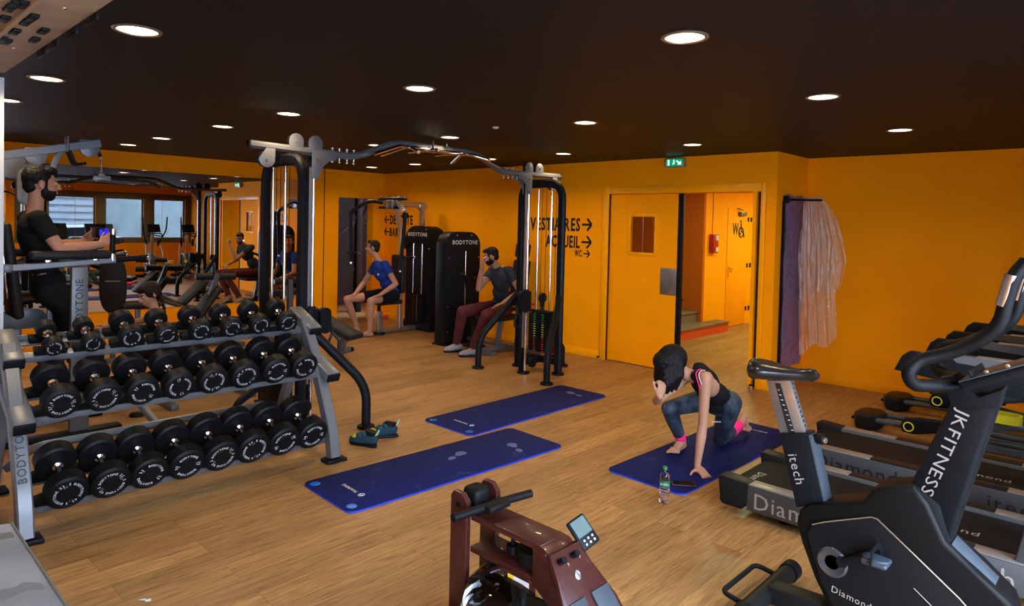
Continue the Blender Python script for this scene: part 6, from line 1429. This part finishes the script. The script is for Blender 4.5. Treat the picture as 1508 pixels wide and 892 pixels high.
# his right side (+r for f=-Y is -X side)
p2 = dict(pel=(1.45, -.92, .60), che=(1.46, -.97, .95), head_c=at(549, 365, 10.46))
hc = p2['head_c']
t2, b2, s2_ = seated('seated man in blue t-shirt and black shorts, barefoot, looking left', (1.45, -.95, .5), (1.47, -.90, .60), at(561, 396, 10.42)-V((0, 0, .035)), hc, (-.25, -1, 0), .175, .095,
  {1: at(511, 440, 10.28), -1: at(546, 443, 10.05)}, {1: V((1.20, -1.33, .09)), -1: V((1.60, -1.38, .085))}, {1: V((-.3, -1, 0)), -1: V((-.5, -.7, 0))},
  {1: at(536, 416, 10.62), -1: at(583, 418, 10.15)}, {1: at(524, 431, 10.33), -1: at(560, 434, 10.12)},
  {1: (V((-.2, -.6, -.35)), V((0, -.2, -1)), V((1, -.4, 0)), dict(curl=(.25, .3, .3))), -1: (V((-.75, -.45, -.25)), V((.1, -.1, -1)), V((-.3, -1, 0)), dict(curl=(.25, .3, .3)))},
  SK2, HB, (cloth('blue_tshirt', (.010, .035, .22)), cloth('black_shorts', (.005, .005, .006)), .50, .62), facef=(-.72, -.70, .03))
qq = at(556, 402, 9.98)
part('shirt_print', MB().text('...', basis(at(552, 400, 9.99), RT, UP), .03, depth=.001).obox((0, 0, 0), (.018, .028, .002), basis(at(557, 404, 9.99), RT, UP)), M_white, t2)
# ---------------------------------------------------------------- 3. man in grey, chest press seat (faces -Y)
t3, b3, s3_ = seated('seated bearded man in grey t-shirt and maroon trousers, hand raised to his face', (3.62, -.6, .5), (3.62, -.62, .60), at(738, 404, 9.02)-V((0, 0, .055)), at(723, 378, 8.93), (-.2, -1, 0), .185, .10,
  {1: at(681, 458, 8.78), -1: at(716, 464, 8.55)}, {1: V((3.28, -1.14, .09)), -1: V((3.66, -1.20, .09))}, {1: V((-.4, -1, 0)), -1: V((-.55, -.8, 0))},
  {1: at(705, 425, 8.92), -1: at(766, 430, 8.78)}, {1: at(710, 392, 8.76), -1: at(741, 446, 8.62)},
  {1: (V((.05, -.02, 1)), V((.55, .75, 0)), V((.55, -.55, 0)), dict(curl=(.5, .7, .5), thumb=(.7, .5, .4))), -1: (V((-.65, -.5, -.3)), V((.1, -.1, -1)), V((-.3, -1, 0)), dict(curl=(.2, .25, .25), spread=.1))},
  SK2, HK, (cloth('grey_tshirt', (.030, .036, .048)), cloth('maroon_trousers', (.085, .018, .020)), .50, 2), shoes=(cloth('light_grey_shoe', (.25, .25, .27)), M_rubber, mat('orange_lace', (.75, .20, .03), rough=.6)), beard=True, facef=(-.68, -.62, -.28))
# ---------------------------------------------------------------- 4. man in black on the knee raise station (faces +Y)
t4 = thing('person', 'dark haired bearded man in black t-shirt resting forearms on the knee raise station', 'person', (3.72, -5.95, .54))
X4 = 3.72
hc = px(62, 270, X4); hc = V((X4, hc.y-.005, hc.z-.012))
pel = V((X4, -5.90, 1.14)); che = V((X4, -5.985, 1.565)); f = V((0, 1, 0)); r = V((1, 0, 0))
shr, shl = che+r*.185+V((0, -.02, .13)), che-r*.185+V((0, -.02, .13))
el = {1: V((3.97, -5.88, 1.47)), -1: V((3.47, -5.88, 1.47))}; wr = {1: V((3.965, -5.595, 1.505)), -1: V((3.475, -5.60, 1.505))}
kn = {1: V((3.83, -5.76, .84)), -1: V((3.61, -5.70, .86))}; an = {1: V((3.82, -5.90, .63)), -1: V((3.62, -5.90, .63))}
kn = {1: V((3.82, -5.74, .83)), -1: V((3.62, -5.74, .83))}; an = {1: V((3.82, -5.86, .46)), -1: V((3.62, -5.86, .46))}
kn = {1: V((3.83, -5.77, .98)), -1: V((3.61, -5.77, .98))}; an = {1: V((3.83, -5.70, .62)), -1: V((3.61, -5.70, .62))}
b = MB(); torso(b, pel, che, shl, shr, pel-r*.09, pel+r*.09, -.006)
b.cap(che+V((0, -.01, .12)), hc-V((0, .03, .06)), .058, .054); b.cap(che+V((-.07, -.02, .14)), che+V((.07, -.02, .14)), .05)
hr_, hff, huu = head(b, hc, V((.06, 1, -.02)), V((0, 0, 1)), 1.14)
for s in (1, -1):
    sh_ = shr if s > 0 else shl
    limb(b, sh_, el[s], wr[s], (.058, .054, .044, .046, .029))
    hand(b, wr[s], V((0, .55, .45)), V((-s, .15, 0)), V((0, .45, -.2))*-1+V((0, .2, 1)), 1.05, curl=(.75, 1.0, .7), spread=.02, thumb=(.6, .35, .8), tcurl=.6)
    limb(b, pel+r*s*.09, kn[s], an[s], (.09, .085, .060, .058, .04)); foot(b, an[s], V((0, 1, 0)), 1.0, toes=False)
body4 = fuse('body', b, SK2, t4)
b = MB(); mh = m3(hr_, hff, huu)
HE(b, hc, 1.14, 0, -.026, .050, (.081, .093, .088), mh); HE(b, hc, 1.14, 0, .040, .098, (.060, .054, .034), mh); HE(b, hc, 1.14, 0, -.062, -.005, (.064, .046, .060), mh)
for s in (1, -1): HE(b, hc, 1.14, s*.066, .016, .020, (.010, .015, .042), mh)
fuse('hair', b, HK, t4, .005, 2, wrinkle=(.012, .03))
b = MB(); HE(b, hc, 1.14, 0, .018, -.063, (.053, .055, .043), mh); HE(b, hc, 1.14, 0, .048, -.079, (.039, .035, .031), mh); HE(b, hc, 1.14, 0, .030, -.046, (.0580, .0630, .056), mh)
for s in (1, -1): HE(b, hc, 1.14, s*.054, .016, -.034, (.009, .018, .036), mh)
fuse('beard', b, HK, t4, .004, 2)
face_parts(body4, hc, hff, huu, 1.14, HK)
M_tee = cloth('black_tshirt', (.0045, .0045, .005))
b = MB(); torso(b, pel+V((0, 0, .06)), che, shl+r*.01, shr-r*.01, pel-r*.09, pel+r*.09, .012)
for s in (1, -1):
    sh_ = shr if s > 0 else shl; b.ell(sh_, .072); b.cyl(sh_, sh_.lerp(el[s], .62), .073, .068)
fuse('shirt', b, M_tee, t4, .006, 2, wrinkle=(.014, .08))
b = MB(); b.ell(pel, (.18, .122, .115), None, n=24, h=14)
for s in (1, -1): b.cap(pel+r*s*.09, kn[s], .108, .092); b.cap(kn[s], kn[s].lerp(an[s], .2), .092, .090); b.cyl(kn[s].lerp(an[s], .1), an[s]+V((0, .02, -.05)), .092, .10)
fuse('trousers', b, cloth('black_trousers', (.004, .004, .005)), t4, .007, 2, wrinkle=(.016, .09))
for s in (1, -1): part('shoe', MB().prism([(-.09, -.035), (-.09, .035), (.08, .045), (.16, .03), (.17, 0), (.16, -.03), (.08, -.042)][::-1], .06, basis((an[s].x, an[s].y, .541), (0, 1, 0), (-1, 0, 0)), bev=.02, seg=3), M_rubber, t4)
# ---------------------------------------------------------------- 5. girl with a braid, sitting, arms stretched towards -Y
XG = 1.30
DG = 6.15
def gx_(x, y, dx=0): p = at(x, y, DG); return p+V((dx, 0, 0))
t5 = thing('person', 'girl with a long dark braid sitting behind the rack with arms stretched forward', 'person', (3.4, -4.9, .5))
hc = gx_(220, 434); kk = .93
up = V((0, -.30, 1)).normalized()
che = gx_(236, 478)+V((0, .0, -.05)); XG = che.x; pel = V((XG, che.y+.16, .52)); r = V((1, 0, 0))
shr, shl = che+r*.145+V((0, -.02, .09)), che-r*.145+V((0, -.02, .09))
h1_ = at(166, 484, 6.0); h2_ = at(160, 478, 6.12)
b = MB(); torso(b, pel, che, shl, shr, pel-r*.08, pel+r*.08, -.022, True)
b.cap(che+V((0, -.02, .08)), hc-V((0, -.02, .05)), .042, .040)
hr_, hff, huu = head(b, hc, V((.18, -1, -.42)), V((0, -.3, 1)), kk)
for s, hh in ((1, h1_), (-1, h2_)):
    sh_ = shr if s > 0 else shl; e_ = sh_.lerp(hh, .52)+V((s*.02, 0, -.02))
    limb(b, sh_, e_, hh, (.038, .035, .029, .031, .019)); hand(b, hh, hh-e_, V((0, 0, -1)), V((-s, 0, 0)), .85, curl=(.15, .2, .2))
    kn_ = pel+V((s*.12, -.38, .02)); an_ = pel+V((s*.12, -.42, -.40))
    limb(b, pel+r*s*.08, kn_, an_, (.075, .065, .045, .045, .028)); foot(b, an_, V((0, -1, .0)), .85)
body5 = fuse('body', b, skin('skin_girl', (.44, .22, .14)), t5)
b = MB(); torso(b, pel, che, shl+r*.045, shr-r*.045, pel-r*.08, pel+r*.08, -.010, True)
for s in (1, -1): b.cap(pel+r*s*.08, pel+V((s*.12, -.38, .02)), .085, .058); b.cap(pel+V((s*.12, -.38, .02)), pel+V((s*.12, -.41, -.34)), .058, .038)
fuse('leotard', b, cloth('black_leotard', (.005, .005, .006)), t5, .007, 2)
b = MB(); mh = m3(hr_, hff, huu)
HE(b, hc, kk, 0, -.024, .038, (.083, .098, .092), mh); HE(b, hc, kk, 0, .038, .080, (.062, .055, .040), mh); HE(b, hc, kk, 0, -.06, -.015, (.070, .052, .066), mh)
for s in (1, -1): HE(b, hc, kk, s*.066, .022, .035, (.018, .04, .05), mh); HE(b, hc, kk, s*.072, -.02, .005, (.012, .045, .045), mh)
fuse('hair', b, hairm('dark_brown_hair', (.010, .005, .004)), t5, .005, 3, wrinkle=(.006, .02))
bd = MB(); p0 = hc-hff*.09*kk-huu*.03; p1 = at(243, 474, 6.1); n_ = 9
for i in range(n_):
    t_ = i/(n_-1); q = p0.lerp(p1, t_)+V((.05*math.sin(PI*t_), 0, 0)); rr = .020*(1-.35*t_)
    bd.ell(q+V((.008*(1 if i % 2 else -1), .004*(-1 if i % 2 else 1), 0)), (rr, rr, rr*1.15), n=12, h=8)
bd.cap(p1, p1+V((0, 0, -.05)), .012, .006)
fuse('braid', bd, bpy.data.materials['dark_brown_hair'], t5, .004, 1)
face_parts(body5, hc, hff, huu, kk, bpy.data.materials['dark_brown_hair'])


fbn = thing('flat_bench', 'black flat bench with silver legs under the girl with the braid, mostly hidden by dumbbells', 'bench', (pel.x, pel.y, 0))
part('seat_pad', MB().box(pel.x-.15, pel.x+.15, pel.y-.25, pel.y+.75, .36, .43, .03, 3), M_pad, fbn)
part('frame', MB().box(pel.x-.03, pel.x+.03, pel.y-.12, pel.y+.65, .28, .36, .006), M_silver, fbn)
for dy in (-.10, .62): part('leg', MB().box(pel.x-.03, pel.x+.03, pel.y+dy-.03, pel.y+dy+.03, .04, .30, .005).box(pel.x-.22, pel.x+.22, pel.y+dy-.035, pel.y+dy+.035, 0, .05, .01), M_silver, fbn)
S.view_settings.view_transform = 'Standard'; S.view_settings.look = 'None'; S.view_settings.gamma = 1; S.view_settings.use_curve_mapping = False
S.view_settings.exposure = 0.0
S.cycles.max_bounces = 10; S.cycles.diffuse_bounces = 4; S.cycles.glossy_bounces = 5; S.cycles.transmission_bounces = 8; S.cycles.transparent_max_bounces = 12
S.cycles.caustics_reflective = False; S.cycles.caustics_refractive = False; S.cycles.sample_clamp_indirect = 6; S.cycles.blur_glossy = .3
S.cycles.use_denoising = True
for o_ in list(COL.objects):
    if o_.type == 'EMPTY' and False: pass
